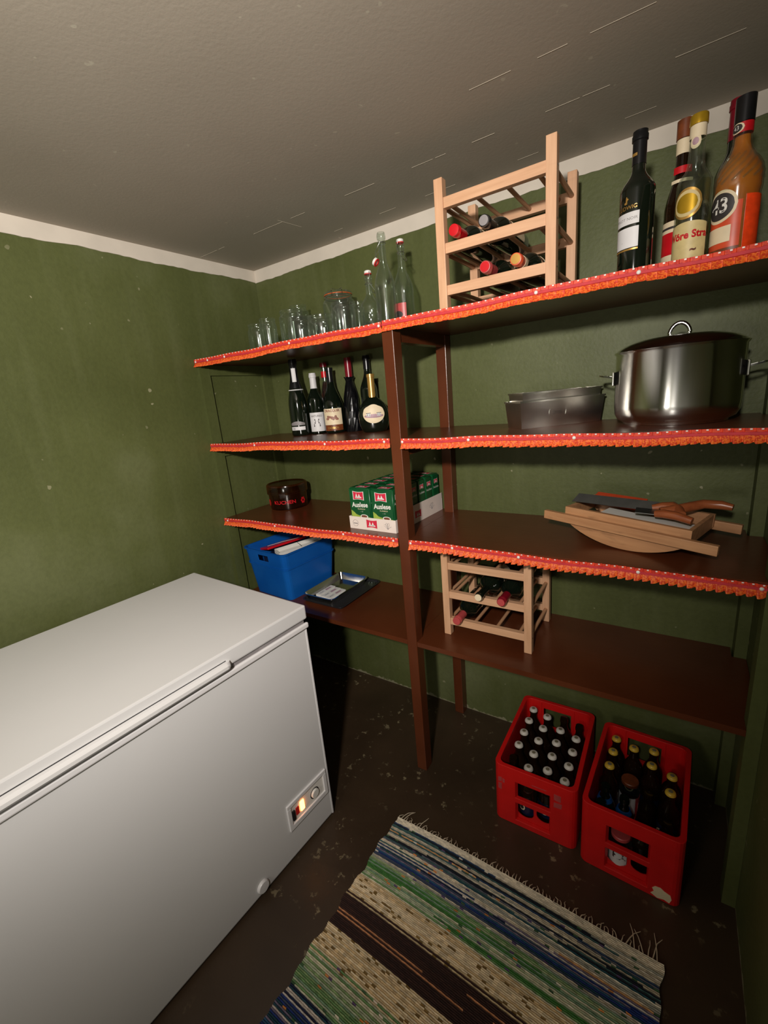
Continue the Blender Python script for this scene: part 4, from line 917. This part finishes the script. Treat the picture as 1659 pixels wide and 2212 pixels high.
for c in range(4):
    for k in range(5):
        if (c, k) in ((1, 0), (1, 2), (1, 3), (2, 1)): continue
        x = XS[c]; y = ypos(c, k)+(0 if c % 2 == 0 else .006); loc = cw(C2, T2, x, y)
        if (c, k) in gy:
            lb = 'brown bottle with yellow crown cap in the right crate, %s column, %s position' % (words[c], order[k])
            if yel is None: yel = beer('beer_bottle', lb, 'capyellow', True, loc, 0, 'yellow-capped beer bottles in the right crate')
            else: copy_tree(yel, lb, loc, random.uniform(-.5, .5))
        elif (c, k) in {(0, 0), (0, 1), (1, 1), (3, 0)}:
            lb = 'dark bottle with blue shoulder label in the right crate, %s column, %s position' % (words[c], order[k])
            hh = .16 if c < 3 else .20
            if blu is None: blu = beer('small_bottle', lb, None, False, loc, .2, 'blue-labelled dark bottles in the right crate', .185, .030, 'dark', 'blue_label')
            else: copy_tree(blu, lb, loc, .2)
        else:
            lb = 'low brown bottle without cap in the right crate, %s column, %s position' % (words[c], order[k])
            if low is None: low = beer('small_bottle', lb, None, False, loc, 0, 'low uncapped bottles in the right crate', .15, .028)
            else: copy_tree(low, lb, loc, 0)
def food_jar(label, loc, R, h, kind):
    t = thing('food_jar', label, 'jar', loc, .1)
    hollow(t, [(R*.85, 0), (R*.97, .002), (R, .008), (R, h*.72), (R*.88, h*.82), (R*.8, h*.86), (R*.8, h*.9)], 'glass', .0025, 'jar_body', 32)
    MB().lathe([(R*.76, h*.905), (R*.86, h*.905), (R*.87, h*.93), (R*.87, h*.985), (R*.8, h), (.001, h)], 'brownlab' if kind == 1 else 'rosefoil', 30).build('lid', t, label='reddish screw lid')
    b = MB().patch(R+.0004, -.4, 1.0, .018, h*.62, 'label', 22).patch(R+.0004, 1.2, .55, .018, h*.62, 'rosefoil', 14)
    if kind == 2: b.text('KA', .03, 'ink', cylmap(R+.0012, -.1, h*.48), .001)
    b.build('label', t, label='white and pink label'); return t
food_jar('jar with white label reading KA behind the front window of the right crate', cw(C2, T2, .108, .0475), .0315, .125, 2)
food_jar('jar with a reddish brown lid among the bottles at the back of the right crate', cw(C2, T2, .105, .258), .031, .135, 1)

# ------------------------------------------------------------------ blue bin with contents
bt = thing('storage_bin', 'translucent blue plastic storage bin with a handle slot, lowest shelf on the left', 'bin', (.028, -.366, z4), -.075)
BWd, BLn, BH = .306, .342, .243
zs = [0, .01, .03, .135, .150, .158, .170, .178, .188, .207, .218, .232, BH]
def bsol(s_, u, z):
    z *= BH
    if s_ in ('front', 'back') and .34 < u < .60 and .188 < z < .218: return False
    return True
shell(BWd, BLn, BH, .028, .003, zs, [.34, .36, .47, .58, .60], [.5], bsol, 'blue', .14, 'bin_wall', bt)
def rr(w, l, r_, z, tp, k=1):
    pts = []
    for (cx_, cy_, a0) in ((w-r_, r_, -pi/2), (w-r_, l-r_, 0), (r_, l-r_, pi/2), (r_, r_, pi)):
        for q in range(5): a = a0+q*pi/8; pts.append((w/2+(cx_+r_*cos(a)-w/2)*tp*k, l/2+(cy_+r_*sin(a)-l/2)*tp*k, z))
    return pts
def tprim(z, grow): tp = 1-.14*(1-z/BH); return tp*grow
b = MB()
for (za, zb, g) in ((BH-.006, BH, 1.04), (.160, .166, 1.03)):
    o1 = rr(BWd, BLn, .028, za, tprim(za, g)); o2 = rr(BWd, BLn, .028, zb, tprim(zb, g)); i1 = rr(BWd, BLn, .028, za, tprim(za, 1.001)); i2 = rr(BWd, BLn, .028, zb, tprim(zb, 1.001)); n = len(o1)
    fs = []
    for k in range(n):
        j = (k+1) % n; fs += [(k, j, n+j, n+k), (n+k, n+j, 3*n+j, 3*n+k), (k, 2*n+k, 2*n+j, j), (2*n+k, 3*n+k, 3*n+j, 2*n+j)]
    b.add(o1+o2+i1+i2, fs, 'blue')
b.build('rim', bt)
fl = rr(BWd, BLn, .028, .0, tprim(0, 1)); fu = rr(BWd, BLn, .028, .003, tprim(.003, .995)); n = len(fl)
MB().add(fl+fu, [list(range(n))[::-1], [n+k for k in range(n)]]+[(k, (k+1) % n, n+(k+1) % n, n+k) for k in range(n)], 'blue').build('bin_floor', bt)
b = MB().box(.10, .175, .0105, .0125, .148, .162, 'navy', .0008); o = b.build('label_recess', bt, label='dark sunken slot')
def inbin(mb, name, label, cat, loc, rot):
    o = mb.build(name, None); o.location = loc; o.rotation_euler = rot; return tag(o, label, cat)
b = MB().box(-.05, .05, -.110, .110, 0, .012, 'redcap', .003); b.tube([(-.02, -.08, .0125), (.0, .0, .0135), (.03, .03, .0135), (.045, .08, .0125)], .0008, 'white', 5)
inbin(b, 'plastic_folder', 'red plastic folder leaning in the blue bin', 'folder', (.120, -.185, z4+.208), (.02, -.22, -.30))
t = thing('foam_tray', 'long white tray lying slanted in the blue bin', 'tray', (.228, -.180, z4+.196), 0, rot=(.03, .16, -.36))
MB().box(-.028, .028, -.12, .12, 0, .004, 'white', .001).box(-.030, -.026, -.12, .12, .0, .022, 'white', .001).box(.026, .030, -.12, .12, 0, .022, 'white', .001).box(-.03, .03, -.122, -.118, 0, .022, 'white', .001).box(-.03, .03, .118, .122, 0, .022, 'white', .001).build('tray_shell', t)
MB().tube([(-.031, .0, .023), (.0, .0, .0235), (.031, .0, .023)], .0010, 'blackmatte', 5).build('string', t, label='dark string across')
o = MB().box(-.09, .09, -.10, .10, 0, .174, 'navy', .004).build('packed_box', None); o.location = (.170, -.195, z4+.005); tag(o, 'dark box filling the lower part of the blue bin', 'box')

# ------------------------------------------------------------------ trays beside the bin
def dish(t, name, W_, L_, h, fl, m, rim=.006, th=.0012, r_=.02):
    def R4(w, l, z, rad):
        pts = []
        for (sx, sy, a0) in ((1, -1, -pi/2), (1, 1, 0), (-1, 1, pi/2), (-1, -1, pi)):
            for q in range(5): a = a0+q*pi/8; pts.append((sx*(w/2-rad)+rad*cos(a), sy*(l/2-rad)+rad*sin(a), z))
        return pts
    rs = [R4(W_-2*fl, L_-2*fl, 0, r_*.7), R4(W_-.5*fl, L_-.5*fl, h*.75, r_), R4(W_, L_, h-.001, r_), R4(W_+2*rim, L_+2*rim, h-.001, r_+rim), R4(W_+2*rim, L_+2*rim, h+.0008, r_+rim), R4(W_-.002, L_-.002, h+.0008, r_), R4(W_-.5*fl-2*th, L_-.5*fl-2*th, h*.75, r_), R4(W_-2*fl-.002, L_-2*fl-.002, .0015, r_*.7)]
    n = len(rs[0]); fs = [(i*n+k, i*n+(k+1) % n, (i+1)*n+(k+1) % n, (i+1)*n+k) for i in range(7) for k in range(n)]; fs += [list(range(n))[::-1], [7*n+k for k in range(n)]]
    return MB().add([v_ for r0 in rs for v_ in r0], fs, m, True).build(name, t)
t = thing('baking_tray', 'flat black baking tray under the steel dish, right of the blue bin', 'tray', (.484, -.180, z4), .0); dish(t, 'tray_body', .236, .316, .012, .006, 'darktray')
t = thing('steel_dish', 'shiny rectangular steel dish holding small white packets', 'dish', (.456, -.190, z4+.002), -.0); dish(t, 'dish_body', .180, .280, .034, .012, 'steel')
t0 = thing('slim_packet', 'slim white printed packet in the steel dish, nearest the blue bin', 'packet', (.415, -.225, z4+.0045), -.02, 'slim white packets in the steel dish')
b = MB().box(-.015, .015, -.055, .055, 0, .012, 'white', .001); b.build('carton', t0)
MB().box(-.006, .006, .0, .035, .0121, .0125, 'lilac').text('wach', .014, 'navy', lambda x, y: (-y, -.028+x, .0126)).build('print', t0)
MB().tube([(.007*cos(a), .0575+.005*sin(a), .006) for a in [2*pi*k/12 for k in range(12)]], .0012, 'white', 5, True).build('hang_loop', t0)
copy_tree(t0, 'slim white printed packet in the steel dish, middle one of three', (.454, -.232, z4+.0045), -.04)
copy_tree(t0, 'slim white printed packet in the steel dish, farthest from the blue bin', (.488, -.236, z4+.0045), -.06)
t = thing('glass_dish', 'small round glass dish on the back corner of the black tray', 'dish', (.575, -.06, z4+.002), 0)
MB().lathe([(.001, .0), (.016, 0), (.0185, .004), (.019, .012), (.017, .012), (.016, .005), (.001, .004)], 'glass', 30).build('dish_body', t)

# ------------------------------------------------------------------ wooden trough with knives
tr = thing('wooden_trough', 'boat-shaped wooden trough with two long carrying bars, third shelf right', 'trough', (1.708, -.206, z3+.001), 0, rot=(0, math.radians(3.2), -.30))
hl, hw = .172, .092
arc = [(-hl, .060)]+[(-hl+2*hl*k/20, .060-.058*(1-((k-10)/10)**2)**.8) for k in range(1, 20)]+[(hl, .060)]
side = arc+[(hl, .098), (-hl, .098)]
for s_ in (-1, 1): MB().prism(side, s_*hw-.006, s_*hw+.006, 'trough', 'y').build('side_board', tr)
for s_ in (-1, 1): MB().box(-.235, .235, s_*(hw+.0145)-.008, s_*(hw+.0145)+.008, .050, .077, 'trough', .002).build('carrying_bar', tr)
for s_ in (-1, 1): MB().box(s_*(hl-.006)-.005, s_*(hl-.006)+.005, -hw+.006, hw-.006, .058, .098, 'trough', .001).build('end_board', tr)
vs = []; k_ = [(x, z+.003) for x, z in arc[1:-1]]; n = len(k_)
for dz in (0, .004):
    for y in (-hw+.0065, hw-.0065):
        for (x, z) in k_: vs.append((x*.96, y, z+dz))
fs = []
for i in range(n-1): fs += [(i, i+1, n+i+1, n+i), (2*n+i, 3*n+i, 3*n+i+1, 2*n+i+1), (i, 2*n+i, 2*n+i+1, i+1), (n+i, n+i+1, 3*n+i+1, 3*n+i)]
fs += [(0, n, 3*n, 2*n), (n-1, 3*n-1, 4*n-1, 2*n-1)]
MB().add(vs, fs, 'tinplate').build('curved_bottom', tr, label='curved metal bottom')
base = Matrix.Translation((1.708, -.206, z3+.001)) @ Matrix.Rotation(-.30, 4, 'Z') @ Matrix.Rotation(math.radians(3.2), 4, 'Y')
def put(o, x, y, z, rx=0, ry=0, rz=0):
    o.matrix_world = base @ Matrix.Translation((x, y, z)) @ Matrix.Rotation(rz, 4, 'Z') @ Matrix.Rotation(ry, 4, 'Y') @ Matrix.Rotation(rx, 4, 'X'); return o
o = MB().box(-.12, .12, -.035, .035, 0, .0015, 'white', .0005).build('paper_sheet', None); put(o, .045, -.045, .089, ry=.02); tag(o, 'white sheet lying in the wooden trough under the knives', 'paper')
o = MB().box(-.075, .075, -.035, .035, 0, .006, 'orangefoil', .001).build('red_board', None); put(o, -.075, .045, .100, rx=.25, rz=.05); tag(o, 'flat reddish board at the back left of the wooden trough', 'board')
kn = thing('large_knife', 'long dark blade with a brown wooden handle lying across the trough', 'knife')
put(kn, -.04, -.030, .106, rz=.22)
MB().prism([(-.135, .0), (.10, 0), (.10, .030), (-.12, .030)], 0, .0025, 'blade', 'z', Matrix.Rotation(.9, 4, 'X')).build('blade', kn)
MB().tube([(.085, .008, .008), (.11, .012, .014), (.135, .010, .018), (.150, -.012, .016), (.160, -.035, .010)], [.009, .013, .014, .0135, .011], 'handle_wood', 12).build('handle', kn)
k2 = thing('draw_knife', 'tool with two curved varnished wooden handles resting on the right of the trough', 'tool')
put(k2, .10, .01, .108, rz=.3)
MB().tube([(-.05, -.055, .006), (-.03, -.060, .010), (.0, -.07, .010), (.035, -.083, .004)], [.010, .0125, .012, .010], 'handle_wood', 12).build('handle', k2)
MB().tube([(-.04, -.03, .008), (-.01, -.02, .012), (.03, .01, .018), (.06, .03, .024), (.10, .028, .026), (.125, .02, .024)], [.010, .013, .014, .013, .0125, .009], 'handle_wood', 12).build('handle', k2)
MB().box(-.10, -.035, -.055, .0, .001, .004, 'blade', .0005).build('blade', k2)
